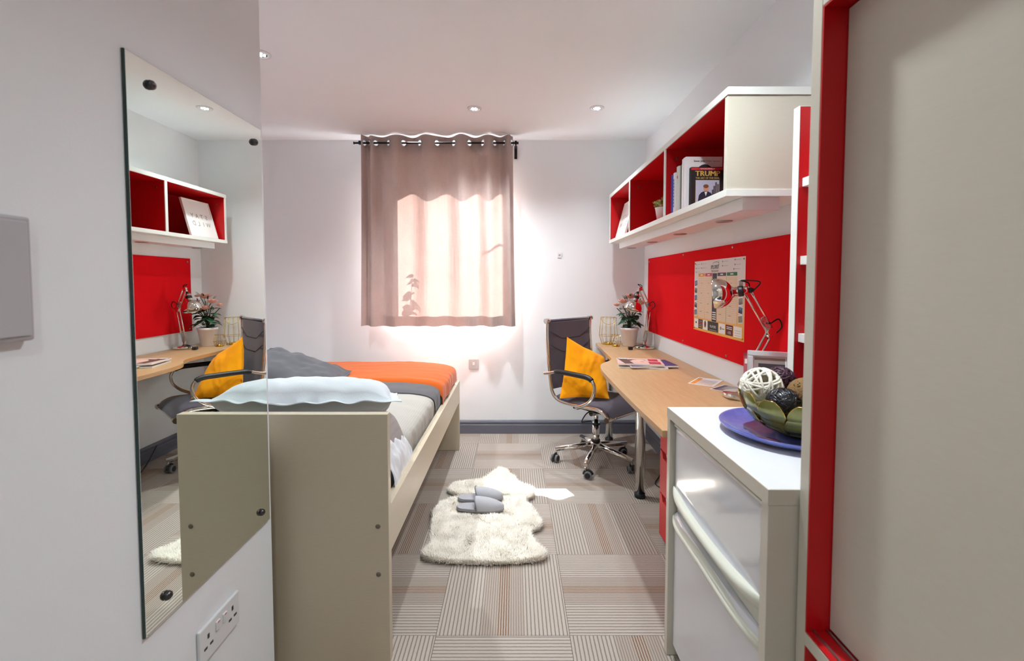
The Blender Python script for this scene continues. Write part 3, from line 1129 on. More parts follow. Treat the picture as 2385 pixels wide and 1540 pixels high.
for y in (2.335, 3.045):
    dv = obj('divider', MB().box(SX + .006, XR - .0125, y, y + .022, SZ0 + .0265, SZ1 - .0285), M_RED, sh)
    obj('edge_strip', MB().box(SX + .0005, SX + .0058, y - .0005, y + .0225, SZ0 + .0265, SZ1 - .0285), M_EDGE, dv)
    obj('cam_cap', MB().lathe([(.008, 0), (.008, .0012), (1e-6, .0014)], 12, (SX + .06, y - .0002, 1.955), Matrix.Rotation(R(90), 3, 'X')), ink('cam_cap_brown', (132, 62, 52)), dv)
for a, b in ((SY0 + .029, 2.3345), (2.3575, 3.0445), (3.0675, SY1 - .025)):
    obj('red_lining', MB().box(SX + .004, XR - .0125, a, b, SZ1 - .0300, SZ1 - .0282), M_RED, sh)
    obj('red_lining', MB().box(SX + .006, XR - .0125, a, b, SZ0 + .0262, SZ0 + .0274), M_RED, sh)
obj('red_lining', MB().box(SX + .006, XR - .0125, SY1 - .0262, SY1 - .0243, SZ0 + .028, SZ1 - .0305), M_RED, sh)
obj('cam_cap', MB().lathe([(.008, 0), (.008, .0012), (1e-6, .0014)], 12, (SX + .06, SY1 - .0264, 1.955), Matrix.Rotation(R(90), 3, 'X')), MATS['cam_cap_brown'], sh)
lb_ = obj('light_box', MB().box(.848, .985, 1.680, 3.640, 1.588, SZ0 - .0005), M_WHITE, sh, bevel=0.001)
for y in (1.986, 2.511, 3.016, 3.542):
    pk = obj('puck_light', MB().lathe([(.036, 0), (.036, -.003), (.030, -.0045), (.024, -.0025)], 28, (.922, y, 1.588)), M_STEEL, lb_)

SF = SZ0 + .0275      # height of the shelf floor


def book(name, label, x0, y0, w_, t_, h_, cover, pages, tilt=0.0):
    """book standing with its spine to the room (-X) and its front cover towards -Y"""
    r = thing(name, label, 'book', (x0 + w_ / 2, y0 + t_ / 2, SF + .0005), 'books on the wall shelf')
    z0 = SF + .0006
    c = MB()
    c.box(x0, x0 + w_, y0, y0 + .0025, z0, z0 + h_)
    c.box(x0, x0 + w_, y0 + t_ - .0025, y0 + t_, z0, z0 + h_)
    n = 6
    arc = [(x0 + .003 - .004 * math.sin(PI * i / n), y0 + .0025 + (t_ - .005) * i / n) for i in range(n + 1)]
    c.prism([(x0 + .005, y0 + t_ - .0025), (x0 + .005, y0 + .0025)] + arc, z0, z0 + h_)
    obj('cover', c, cover, r)
    obj('page_block', MB().box(x0 + .006, x0 + w_ - .004, y0 + .003, y0 + t_ - .003, z0 + .003, z0 + h_ - .003), pages, r)
    return r, z0


M_PAGE = plain('book_pages', (222, 214, 196), 0.85, var=0.05, nscale=80)
bk_white = ink('cover_white', (226, 220, 222))
bk_black = ink('cover_black', (28, 24, 26))
bk_grey = ink('cover_olive_grey', (120, 116, 100))
bk_beige = ink('cover_beige', (206, 202, 196))
bk_blue = ink('cover_blue', (62, 66, 160))
bk_red = ink('print_red', (206, 28, 46))
bk_gold = ink('print_gold', (206, 168, 84))
bk_sky = ink('print_sky', (178, 186, 206))
bk_suit = ink('print_suit', (36, 38, 58))
bk_skin = ink('print_skin', (204, 150, 118))
bk_hair = ink('print_hair', (122, 80, 46))
bk_tower = ink('print_towers', (92, 84, 92))
bk_ink = ink('print_black', (36, 34, 38))

b, z0 = book('book', 'black paperback with a gold title and red top band', .800, 2.050, .145, .024, .176, bk_black, M_PAGE)
p = Print((.800, 2.050, z0), (1, 0, 0), (0, 0, 1), (0, -1, 0))
p.rect(0, .145, .163, .173, bk_red)
p.text('NATIONAL BESTSELLER', .074, .168, .0062, M_PAPER)
p.text('TRUMP', .074, .146, .033, bk_gold, sx=1.05, bold=.0012)
p.text('THE ART OF THE DEAL', .074, .1265, .0105, bk_gold, bold=.0003)
p.rect(.020, .128, .012, .118, bk_gold, .0003)
p.rect(.0215, .1265, .0135, .1165, bk_sky, .0005)
for k, (a, c_) in enumerate(((.094, .075), (.101, .092), (.109, .108), (.118, .100))):
    p.rect(a, a + .0075, .03, c_, bk_tower, .0007)
p.poly([(.03, .0135), (.036, .05), (.046, .062), (.060, .068), (.074, .068), (.090, .060), (.098, .045), (.104, .0135)], bk_suit, .0009)
p.poly([(.060, .068), (.067, .045), (.074, .068)], M_PAPER, .0011)
p.ell(.067, .080, .0115, .0155, bk_skin, .0011)
p.ell(.067, .090, .0125, .0085, bk_hair, .0013)
p.ell(.080, .018, .010, .004, bk_skin, .0012)
p.build('cover_print', b)
b, z0 = book('book', 'large white hardback directly behind the black paperback', .788, 2.085, .168, .046, .232, bk_white, M_PAGE)
p = Print((.788, 2.085, z0), (1, 0, 0), (0, 0, 1), (0, -1, 0))
p.text('Steve Jobs', .062, .212, .0125, bk_ink, bold=.0003)
p.text('by Walter Isaacson', .118, .212, .0105, ink('print_grey', (120, 116, 118)))
p.ell(.088, .14, .045, .058, bk_ink, .0004)
p.poly([(.02, 0), (.03, .045), (.06, .075), (.12, .075), (.15, .045), (.16, 0)], bk_ink, .0005)
p.build('cover_print', b)
b, z0 = book('book', 'olive grey book between the white hardback and a beige one', .806, 2.168, .150, .032, .222, bk_grey, M_PAGE)
b, z0 = book('book', 'slim beige book beside the olive grey book', .800, 2.206, .150, .028, .222, bk_beige, M_PAGE)
p = Print((.799, 2.234, z0), (0, -1, 0), (0, 0, 1), (-1, 0, 0))
p.ell(.014, .17, .006, .008, bk_red, .0004)
p.build('spine_print', b)
b, z0 = book('book', 'white book with blue spine lettering', .797, 2.248, .145, .024, .200, bk_white, M_PAGE)
p = Print((.796, 2.272, z0), (0, -1, 0), (0, 0, 1), (-1, 0, 0))
p.rect(.002, .006, .005, .195, bk_blue, .0004)
for k in range(9):
    p.rect(.009, .017, .03 + k * .016, .041 + k * .016, bk_blue, .0004)
p.build('spine_print', b)
b, z0 = book('book', 'thin royal blue book next to the shelf divider', .797, 2.278, .145, .024, .196, bk_blue, M_PAGE)

# succulent on the shelf
sc_ = thing('shelf_succulent', 'small bushy green plant in a white pot on the shelf', 'plant', (.845, 2.56, SF))
cx, cy = .845, 2.56
obj('pot', MB().lathe([(.034, .001), (.046, .075), (.048, .078), (.044, .078), (.042, .066), (1e-6, .066)], 28, (cx, cy, SF)), M_POT, sc_)
random.seed(5)
for k in range(64):
    a = random.uniform(0, 2 * PI)
    rr = .050 * math.sqrt(random.random())
    hgt = random.uniform(.005, .095) * (1 - rr / .075)
    bpt = Vector((cx + rr * math.cos(a), cy + rr * math.sin(a), SF + .072 + hgt))
    ro = MB()
    for q in range(6):
        aa = q * PI / 3 + k
        leaf(ro, bpt, (math.cos(aa), math.sin(aa), .9), .019, .011, -.1, nl=3)
    ro.tube([(cx + rr * .5 * math.cos(a), cy + rr * .5 * math.sin(a), SF + .066), bpt], .0013, 5)
    obj('rosette', ro, M_GREEN2 if k % 3 else ink('succulent_tip', (196, 186, 128)), sc_)

# framed print on the shelf
tl = R(15)
upv = Vector((math.sin(tl), 0, math.cos(tl)))
nv_ = Vector((-math.cos(tl), 0, math.sin(tl)))
sg = thing('framed_print', 'white framed lettering print leaning at the far shelf end', 'picture frame', (.83, 3.48, SF))
FW, FH = .30, .295
org = Vector((.812, 3.635, SF + .001))
rv = Vector((0, -1, 0))
mxf = Matrix((( rv.x, upv.x, nv_.x, org.x), (rv.y, upv.y, nv_.y, org.y), (rv.z, upv.z, nv_.z, org.z), (0, 0, 0, 1)))
fm = MB()
for q in ((0, FW, 0, .009), (0, FW, FH - .009, FH), (0, .009, .009, FH - .009), (FW - .009, FW, .009, FH - .009)):
    fm.box(q[0], q[1], q[2], q[3], -.014, .002, mx=mxf)
obj('frame', fm, M_EDGE, sg, bevel=0.0008)
obj('card', MB().box(.009, FW - .009, .009, FH - .009, -.010, -.003, mx=mxf), M_PAPER, sg)
p = Print(org + nv_ * -.003, rv, upv, nv_)
tk_ = ink('print_taupe', (128, 112, 104))
for word, yy in (('STAY', .165), ('WILD', .105)):
    for k, ch in enumerate(word):
        p.text(ch, .072 + k * .052, yy, .050, tk_, h=.0004)
p.build('lettering', sg)

# ================================================================== PINBOARD, POSTER
pb = thing('pinboard', 'long red felt pinboard on the wall above the desk', 'pinboard', (XR, 2.65, .915))
obj('felt_panel', MB().box(XR - .012, XR - .0005, 1.575, 3.722, .914, 1.513), M_FELT, pb, bevel=0.0015)
for y, z in ((3.69, 1.485), (2.95, 1.497), (2.285, 1.497), (2.93, .935), (2.33, .935), (3.69, .935)):
    obj('screw', MB().lathe([(.0065, 0), (.0065, .002), (.003, .0035), (1e-6, .0036)], 12, (XR - .012, y, z), Matrix.Rotation(R(-90), 3, 'Y')), M_STEEL, pb)

po = thing('term_planner_poster', 'colourful term planner poster pinned to the red board', 'poster', (XR - .0125, 2.45, 1.03))
PW, PH = .606, .414
PO = Vector((XR - .0126, 2.757, 1.030))


def poster_paper():
    k = NT('poster_paper')
    sx = k.n('ShaderNodeSeparateXYZ')
    k.l(k.coord(), sx.inputs[0])
    f = k.math('DIVIDE', k.math('SUBTRACT', sx.outputs[2], 1.03), PH)
    rp = k.n('ShaderNodeValToRGB')
    rp.color_ramp.elements[0].color = lin((232, 170, 70))
    rp.color_ramp.elements[0].position = 0.12
    rp.color_ramp.elements[1].color = lin((226, 220, 218))
    rp.color_ramp.elements[1].position = 0.85
    k.l(f, rp.inputs[0])
    k.l(rp.outputs[0], k.p.inputs['Base Color'])
    k.p.inputs['Roughness'].default_value = 0.5
    return k.m


obj('sheet', MB().box(PO.x - .0006, PO.x, PO.y - PW, PO.y, PO.z, PO.z + PH), poster_paper(), po)
p = Print((PO.x - .0006, PO.y, PO.z), (0, -1, 0), (0, 0, 1), (-1, 0, 0))
cells = ink('poster_cell', (232, 206, 178))
i_or, i_pk, i_pu, i_gn = ink('poster_orange', (222, 140, 50)), ink('poster_pink', (206, 70, 92)), ink('poster_purple', (84, 66, 86)), ink('poster_green', (40, 122, 84))
i_ch, i_ma, i_gy, i_bl, i_lg = ink('poster_charcoal', (52, 48, 54)), ink('poster_maroon', (98, 36, 46)), ink('poster_grey', (150, 140, 136)), ink('poster_blue', (92, 124, 176)), ink('poster_leaf', (104, 140, 80))
for x0, x1, c_ in ((.062, .150, i_or), (.156, .245, i_pk), (.312, .412, i_pu), (.420, .528, i_gn)):
    p.rect(x0, x1, .322, .340, c_, .0006)
    p.rect(x0, x1, .078, .320, cells, .0002)
    for q in range(24):
        p.rect(x0 + .002, x1 - .002, .082 + q * .0099, .0826 + q * .0099, i_gy, .0004)
    p.rect((x0 + x1) / 2 - .016, (x0 + x1) / 2 + .016, .328, .334, M_PAPER, .0008)
    for q in (3, 8, 14, 20):
        p.rect(x0 + .02 + q * .001, x0 + .052, .0850 + q * .0099, .0868 + q * .0099, i_ch, .0005)
p.rect(.4125, .4195, .078, .320, ink('poster_pale_green', (168, 196, 150)), .0004)
p.rect(.250, .306, .070, .338, i_ch, .0006)
for q, s in enumerate(('DON’T', 'MISS', 'OUT', 'ON')):
    p.text(s, .278, .300 - q * .016, .013, M_PAPER, .0008)
for q in range(3):
    p.rect(.256, .300, .232 - q * .012, .237 - q * .012, i_or, .0008)
for q in range(4):
    p.rect(.256, .300, .118 - q * .012, .124 - q * .012, M_PAPER, .0008)
p.ell(.268, .155, .005, .005, bk_red, .0008)
p.text('XPLORIST', .278, .372, .030, i_ch, .0008, sx=.78, bold=.0006)
p.text('TERM PLANNER', .278, .350, .013, i_ma, .0008)
p.poly([(.245 + .045 * (1 - math.cos(PI * q / 12)), .384 + .018 * math.sin(PI * q / 12)) for q in range(13)] + [(.335 - .045 * (1 - math.cos(PI * q / 12)), .384 + .0155 * math.sin(PI * q / 12)) for q in range(13)], i_ma, .0007)
p.rect(.322, .324, .385, .408, i_ma, .0008)
for (x, y) in ((.02, .392), (.02, .368), (.02, .346), (.10, .392), (.10, .368), (.365, .395), (.365, .372), (.50, .398), (.50, .374), (.49, .352)):
    p.rect(x, x + .006, y, y + .008, i_ch, .0006)
    p.rect(x + .010, x + .065, y + .003, y + .0045, i_gy, .0006)
random.seed(21)
for side, xs in ((0, .004), (1, .545)):
    for q in range(5):
        yy = .262 - q * .044
        rot = R((7, -6)[q % 2])
        p.rect(xs, xs + .047, yy, yy + .042, M_PAPER, .0009 + q * .00005, rot)
        p.rect(xs + .004, xs + .043, yy + .005, yy + .037, (i_bl, i_gy)[(q + side) % 2], .0011 + q * .00005, rot)
        p.rect(xs + .006, xs + .041, yy + .007, yy + .018, (i_ch, i_lg, i_pu)[q % 3], .0013 + q * .00005, rot)
        for s in range(3):
            p.rect(xs + .009 + s * .011, xs + .016 + s * .011, yy + .009, yy + .022 + .006 * ((s + q) % 2), (i_gy, i_ch)[q % 2], .0014 + q * .00005, rot)
ads = ((.010, .066, M_PAPER), (.072, .130, i_ch), (.136, .196, M_PAPER), (.202, .330, i_ch), (.340, .412, M_PAPER), (.418, .496, i_ma), (.502, .586, M_PAPER))
for k, (x0, x1, c_) in enumerate(ads):
    p.rect(x0, x1, .014, .068, c_, .0007)
p.ell(.166, .046, .012, .020, i_ma, .0009)
p.ell(.038, .046, .010, .006, i_ch, .0009)
p.text('PLAYERS', .268, .040, .020, M_PAPER, .0009)
p.rect(.225, .315, .020, .0215, M_PAPER, .0009)
for q in range(4):
    p.rect(.078, .124, .022 + q * .011, .027 + q * .011, (i_or, i_gy, i_pk, i_gy)[q], .0009)
p.text('-15%', .457, .028, .020, M_PAPER, .0009)
for q in range(2):
    p.rect(.428, .486, .046 + q * .009, .050 + q * .009, M_PAPER, .0009)
p.ell(.362, .042, .010, .010, i_gy, .0009)
p.rect(.376, .404, .038, .042, i_gn, .0009)
for q in range(3):
    p.rect(.515, .572, .022 + q * .012, .0235 + q * .012, i_gy, .0009)
p.build('print', po)
for y, z in ((.012, .402), (.594, .402), (.594, .012), (.012, .012)):
    obj('push_pin', MB().lathe([(.0045, 0), (.004, .004), (1e-6, .0052)], 10, (PO.x - .0008, PO.y - y, PO.z + z), Matrix.Rotation(R(-90), 3, 'Y')), M_GOLD, po)


# ================================================================== DESK LAMPS
def desk_lamp(label, base, elbow, top, neck, shade_c, shade_dir, shade_r):
    base, elbow, top, neck, sc = Vector(base), Vector(elbow), Vector(top), Vector(neck), Vector(shade_c)
    sd = Vector(shade_dir).normalized()
    r = thing('chrome_desk_lamp', label, 'lamp', base, 'chrome desk lamps')
    obj('base', MB().lathe([(.074, .001), (.077, .004), (.077, .017), (.073, .022), (.02, .0235), (.016, .03), (.012, .032), (.012, .055), (1e-6, .056)], 36, base), M_CHROME, r)
    piv = base + Vector((0, 0, .055))
    for a, b_, nm in ((piv, elbow, 'lower_arm'), (elbow, top, 'upper_arm')):
        d = (b_ - a).normalized()
        s = d.cross(Vector((0, 1, 0.15)))
        s = s.normalized() * .013
        m = MB()
        m.tube([a + s, b_ + s], .0048, 8)
        m.tube([a - s, b_ - s], .0048, 8)
        for t in (.02, .32, .98):
            q = a.lerp(b_, t)
            m.tube([q + s * 1.3, q - s * 1.3], .0042, 8)
        arm = obj(nm, m, M_CHROME, r)
        # tension springs along the arm
        L = (b_ - a).length
        o1, o2 = d.orthogonal().normalized(), None
        o2 = d.cross(o1)
        for sg_ in (-1, 1):
            sp_ = [a + d * (L * (.04 + .26 * i / 60)) + s * .45 * sg_ + (o1 * math.cos(i * .9) + o2 * math.sin(i * .9)) * .0042 for i in range(61)]
            obj('spring', MB().tube(sp_, .0012, 5), M_STEEL, arm)
    j = MB()
    for c in (elbow,):
        j.cyl(c + Vector((0, -.012, 0)), c + Vector((0, .012, 0)), .017, 16)
        j.cyl(c + Vector((-.012, -.02, -.018)), c + Vector((-.012, .006, -.018)), .007, 12)
    obj('elbow_joint', j, M_CHROME, r)
    j = MB().cyl(top + Vector((0, -.010, 0)), top + Vector((0, .010, 0)), .012, 16)
    j.tube([top, neck], [.007, .006], 10)
    obj('head_bracket', j, M_CHROME, r)
    zq = sd.to_track_quat('Z', 'Y').to_matrix()
    hold = sc - sd * (shade_r * 0.95)
    obj('lamp_holder', MB().lathe([(.010, -.058), (.017, -.055), (.019, -.030), (.019, -.006), (.024, .0), (.024, .004)], 24, hold, zq), M_CHROME, r)
    obj('collar', MB().lathe([(.0205, -.040), (.022, -.036), (.022, -.024), (.0205, -.020)], 24, hold, zq), M_BLACK, r)
    obj('switch_tip', MB().lathe([(.010, -.056), (.012, -.066), (.006, -.078), (1e-6, -.080)], 16, hold, zq), M_BLACK, r)
    prof = []
    for i in range(13):
        a = R(8) + (R(104) - R(8)) * i / 12
        prof.append((shade_r * math.sin(a), -shade_r * math.cos(a)))
    prof2 = [(max(.001, rr - .0016), zz + .0008) for rr, zz in reversed(prof)]
    obj('shade', MB().lathe(prof + prof2, 40, sc, zq), M_CHROME, r)
    obj('bulb', MB().sphere(sc - sd * .012, .024, 16, 10), M_PAPER, r)
    cords = []
    side = Vector((0, 0, 1)) if abs(sd.z) < .7 else Vector((1, 0, 0))
    c1 = crom([hold - sd * .078, hold - sd * .098 + side * .03, top + Vector((-.02, 0, .034)), top + Vector((.012, 0, .022)), top.lerp(elbow, .1)], 6)
    obj('power_cord', MB().tube(c1, .0028, 8), M_BLACK, r)
    c2 = crom([top.lerp(elbow, .8), elbow + Vector((-.005, -.006, .035)), elbow + Vector((.028, -.006, .052)), elbow + Vector((.042, -.004, .018)), elbow + Vector((.014, 0, -.012)), elbow.lerp(piv, .12)], 6)
    obj('power_cord', MB().tube(c2, .0028, 8), M_BLACK, r)
    return r


NL = desk_lamp('chrome jointed desk lamp in front of the poster', (1.030, 2.02, DZ), (1.062, 1.85, 1.115), (.950, 1.84, 1.292), (.925, 1.84, 1.283), (.838, 1.855, 1.272), (-.88, .42, -.12), .062)
FLm = desk_lamp('chrome jointed desk lamp beside the potted roses', (1.028, 3.52, DZ), (1.052, 3.49, 1.114), (.975, 3.47, 1.268), (.956, 3.47, 1.245), (.915, 3.455, 1.115), (-.30, -.12, -.90), .066)
pw = MB().tube(crom([(1.03, 3.50, DZ + .03), (1.0, 3.49, DZ + .034), (.95, 3.47, DZ + .03), (.91, 3.455, DZ + .016)], 6), .003, 8)
o = obj('power_cord', pw, M_BLACK, FLm)
obj('plug', MB().box(.882, .914, 3.435, 3.468, DZ + .001, DZ + .024), M_BLACK, o, bevel=0.004)

# ================================================================== POTTED ROSES
rx_, ry_ = .945, 3.67
rp_ = thing('potted_roses', 'pink roses with dark leaves in a white pot', 'plant', (rx_, ry_, DZ))
obj('pot', MB().lathe([(.050, .001), (.052, .004), (.0705, .132), (.074, .134), (.074, .152), (.070, .152), (.067, .136), (1e-6, .136)], 36, (rx_, ry_, DZ)), M_POT, rp_)
obj('soil', MB().lathe([(.066, .1365), (.04, .140), (1e-6, .141)], 20, (rx_, ry_, DZ)), M_SOIL, rp_)
random.seed(8)
heads = [(.00, -.02, .39, .055), (.080, -.02, .335, .056), (-.062, -.03, .350, .050), (.040, -.07, .31, .054), (-.03, -.07, .30, .046), (.095, .02, .40, .026), (-.105, .0, .325, .034)]
ztop = DZ + .136
for k, (dx, dy, dz, hr) in enumerate(heads):
    tip = Vector((rx_ + dx, ry_ + dy, DZ + dz))
    st = crom([(rx_ + dx * .05, ry_ + dy * .05, ztop), (rx_ + dx * .3, ry_ + dy * .2, ztop + (dz - .136) * .5), tip - Vector((0, 0, hr * .4))], 5)
    obj('stem', MB().tube(st, .0035, 6), M_STEM, rp_)
    fl_ = MB()
    for ring, (nn, tilt_, rr) in enumerate(((3, 78, .5), (4, 55, .8), (5, 32, 1.0), (5, 10, 1.1))):
        for q in range(nn):
            a = 2 * PI * (q + .4 * ring) / nn + k
            e = R(tilt_)
            d = Vector((math.cos(a) * math.cos(e), math.sin(a) * math.cos(e), math.sin(e)))
            leaf(fl_, tip, d, hr * rr, hr * 1.0, -.35, nl=4, mi=0 if ring > 1 else 1, round_=.45)
    obj('bloom', fl_, [M_ROSE2, M_ROSE] if k % 2 else [M_ROSE, M_ROSE2], rp_)
for k in range(46):
    a = random.uniform(0, 2 * PI)
    hh = random.uniform(.17, .31)
    r0 = random.uniform(.02, .07)
    bpt = Vector((rx_ + r0 * math.cos(a), ry_ + r0 * math.sin(a) * .8, DZ + hh))
    d = Vector((math.cos(a), math.sin(a), random.uniform(-.55, .35)))
    ln = random.uniform(.045, .068)
    if bpt.x + d.x * ln > XR - .02:
        d.x = -abs(d.x)
    if bpt.y + d.y * ln > YB - .02:
        d.y = -abs(d.y)
    lf = MB()
    leaf(lf, bpt, d, ln, ln * .92, .25, nl=6)
    lf.tube([(rx_, ry_, max(ztop, bpt.z - .05)), bpt], .0014, 5)
    obj('leaf', lf, M_GREEN, rp_)
for k in range(9):
    a = random.uniform(0, 2 * PI)
    bpt = Vector((rx_ + .05 * math.cos(a), ry_ + .04 * math.sin(a), DZ + random.uniform(.36, .42)))
    lf = MB()
    leaf(lf, bpt, (math.cos(a) * .8, math.sin(a) * .6, 1.0), .05, .012, .1, nl=4)
    lf.tube([(rx_, ry_, DZ + .3), bpt], .0013, 5)
    obj('leaf', lf, M_GREEN, rp_)


# ================================================================== WIRE LANTERNS
def lantern(name, label, c, h, r_bot, r_mid, r_top, zmid, nw, rw, handle):
    c = Vector(c)
    t = thing(name, label, 'lantern', c, 'gold wire lanterns')

    def ringp(r, z):
        return [c + Vector((r * math.cos(2 * PI * i / nw), r * math.sin(2 * PI * i / nw), z)) for i in range(nw)]
    for r, z in ((r_bot, rw), (r_mid, zmid), (r_top, h)):
        obj('wire_ring', MB().tube(ringp(r, z), rw, 6, closed=True), M_GOLD, t)
    A, B, D = ringp(r_bot, rw), ringp(r_mid, zmid), ringp(r_top, h)
    for i in range(nw):
        obj('wire', MB().tube([A[i], B[i], D[i]], rw * .85, 6), M_GOLD, t)
    obj('candle_cup', MB().lathe([(r_bot * .72, .0005), (r_bot * .72, .016), (r_bot * .68, .016), (r_bot * .66, .004), (1e-6, .004)], 24, c), M_GOLD, t)
    if handle:
        pts = [c + Vector((-r_top * math.cos(a), -.012 - .5 * r_top * math.sin(a) * .3, h - .9 * r_top * math.sin(a))) for a in [PI * i / 20 for i in range(21)]]
        obj('carry_handle', MB().tube(pts, rw, 6), M_GOLD, t)
    return t


lantern('wire_lantern', 'tall gold wire lantern against the wall on the desk', (.792, 3.765, DZ), .228, .052, .077, .064, .075, 12, .0016, True)
lantern('wire_lantern', 'small gold wire candle holder in front of the tall lantern', (.828, 3.635, DZ), .095, .030, .043, .034, .042, 8, .0015, False)

# ================================================================== MAGAZINES, LEAFLETS, FRAMES
def magazine(label, cx, cy, z, w_, l_, rot, inkm, t_=.009):
    r = thing('magazine', label, 'magazine', (cx, cy, z), 'magazines on the desk')
    m = Matrix.Translation((cx, cy, z)) @ Matrix.Rotation(R(rot), 4, 'Z')
    mb = MB().box(-w_ / 2, w_ / 2, -l_ / 2, l_ / 2, .0004, t_, mx=m)
    obj('pages', mb, M_PAPER, r)
    pr = Print(m @ Vector((-w_ / 2, -l_ / 2, t_)), m.to_3x3() @ Vector((1, 0, 0)), m.to_3x3() @ Vector((0, 1, 0)), (0, 0, 1))
    pr.rect(0, w_, 0, l_, inkm, .0003)
    return r, pr, w_, l_


mg_p = ink('mag_purple', (70, 54, 104))
mg_w = ink('mag_white', (214, 204, 204))
mg_r = ink('mag_red', (176, 44, 66))
mg_b = ink('mag_rose', (206, 170, 160))
mg_d = ink('mag_brown', (96, 64, 58))
r, pr, a, b_ = magazine('white magazine at the bottom of the stack on the desk', .800, 2.79, DZ, .29, .21, -12, mg_w)
pr.build('cover_print', r)
r, pr, a, b_ = magazine('purple covered magazine sticking out of the stack', .842, 2.785, DZ + .0098, .29, .21, 4, mg_p)
pr.build('cover_print', r)
r, pr, a, b_ = magazine('magazine with a pink and red cover on top of the stack', .785, 2.79, DZ + .0196, .27, .21, -10, mg_b)
pr.rect(.02, .075, .01, .20, mg_d, .0006, .2)
pr.ell(.13, .11, .045, .055, ink('mag_skin', (218, 176, 156)), .0008)
pr.ell(.115, .14, .06, .03, mg_d, .0007)
pr.rect(.185, .255, .015, .09, mg_r, .0006)
pr.rect(.19, .25, .11, .19, mg_r, .0006)
pr.ell(.15, .085, .014, .007, mg_r, .0010)
pr.rect(.01, .06, .18, .20, M_PAPER, .0010)
pr.build('cover_print', r)

for lab, cx, cy, w_, l_, rot, cols in (('orange and white leaflet lying on the desk near the lamp', 1.005, 2.335, .125, .19, -38, (mg_w, i_or)),
                                       ('grey photo leaflet lying next to the lamp base', 1.045, 2.19, .09, .15, -52, (i_gy, i_pu))):
    r = thing('leaflet', lab, 'leaflet', (cx, cy, DZ), 'leaflets on the desk')
    m = Matrix.Translation((cx, cy, DZ)) @ Matrix.Rotation(R(rot), 4, 'Z')
    obj('sheet', MB().box(-w_ / 2, w_ / 2, -l_ / 2, l_ / 2, .0004, .0012, mx=m), M_PAPER, r)
    pr = Print(m @ Vector((-w_ / 2, -l_ / 2, .0012)), m.to_3x3() @ Vector((1, 0, 0)), m.to_3x3() @ Vector((0, 1, 0)), (0, 0, 1))
    pr.rect(.004, w_ - .004, .004, l_ - .004, cols[0], .0002)
    for q in range(6):
        pr.rect(.01, w_ - .012, .02 + q * .021, .028 + q * .021, cols[1] if q in (0, 1) else i_gy, .0004)
    pr.rect(.008, .03, .01, l_ - .02, cols[1], .0005)
    pr.build('print', r)

# silver frame leaning back at the near end of the desk
pf = thing('photo_frame', 'silver photo frame behind the rattan balls', 'picture frame', (1.02, 1.74, DZ))
mp = Matrix.Translation((.932, 1.775, DZ + .0075)) @ Matrix.Rotation(R(-24), 4, 'Z') @ Matrix.Rotation(R(74), 4, 'X')
W2, H2 = .160, .245
fm = MB()
for q in ((0, W2, 0, .022), (0, W2, H2 - .022, H2), (0, .022, .022, H2 - .022), (W2 - .022, W2, .022, H2 - .022)):
    fm.box(q[0], q[1], q[2], q[3], -.004, .018, mx=mp)
obj('frame', fm, plain('silver_frame', (206, 208, 214), 0.22, 0.6, var=.03), pf, bevel=0.003)
obj('mat_board', MB().box(.022, W2 - .022, .022, H2 - .022, -.003, .004, mx=mp), M_PAPER, pf)
pr = Print(mp @ Vector((0, 0, .004)), mp.to_3x3() @ Vector((1, 0, 0)), mp.to_3x3() @ Vector((0, 1, 0)), mp.to_3x3() @ Vector((0, 0, 1)))
pr.rect(.026, W2 - .026, .026, H2 - .026, i_gy, .0004)
pr.rect(.050, W2 - .026, .030, .145, ink('photo_red', (150, 50, 52)), .0007)
pr.rect(.050, W2 - .026, .145, .160, ink('photo_cream', (214, 196, 150)), .0007)
pr.rect(.026, .048, .03, .12, i_ch, .0007)
pr.rect(.040, W2 - .026, .175, .195, i_ch, .0007)
pr.build('photo', pf)
rb = thing('leaning_card', 'pink edged card leaning behind the silver frame', 'card', (1.03, 1.86, DZ))
mp2 = Matrix.Translation((.968, 1.875, DZ + .004)) @ Matrix.Rotation(R(-24), 4, 'Z') @ Matrix.Rotation(R(77), 4, 'X')
obj('card', MB().box(0, .12, 0, .222, 0, .006, mx=mp2), ink('card_rose', (186, 96, 108)), rb)
obj('card_label', MB().box(.004, .116, .176, .196, .006, .0066, mx=mp2), M_PAPER, rb)

# ================================================================== PLATE, BOWL, BALLS
PX_, PY_ = .792, 1.270
pt = tag(obj('serving_plate', MB().lathe([(1e-6, .010), (.10, .0095), (.150, .013), (.178, .026), (.184, .0285), (.187, .027), (.186, .023), (.155, .006), (.11, .0012), (.09, .0008), (1e-6, .0008)], 72, (0, 0, 0)), M_PLATE),
         'large blue glazed plate on the fridge cabinet', 'plate')
pt.location = (PX_, PY_, FZ)
BXc, BYc, BZ = .800, 1.245, FZ + .0105
bo = thing('petal_bowl', 'olive gold bowl made of round petals on the blue plate', 'bowl', (BXc, BYc, BZ))
obj('foot', MB().lathe([(.045, .0005), (.05, .004), (.06, .012), (.052, .013), (.02, .010), (1e-6, .010)], 32, (BXc, BYc, BZ)), M_PETAL, bo)


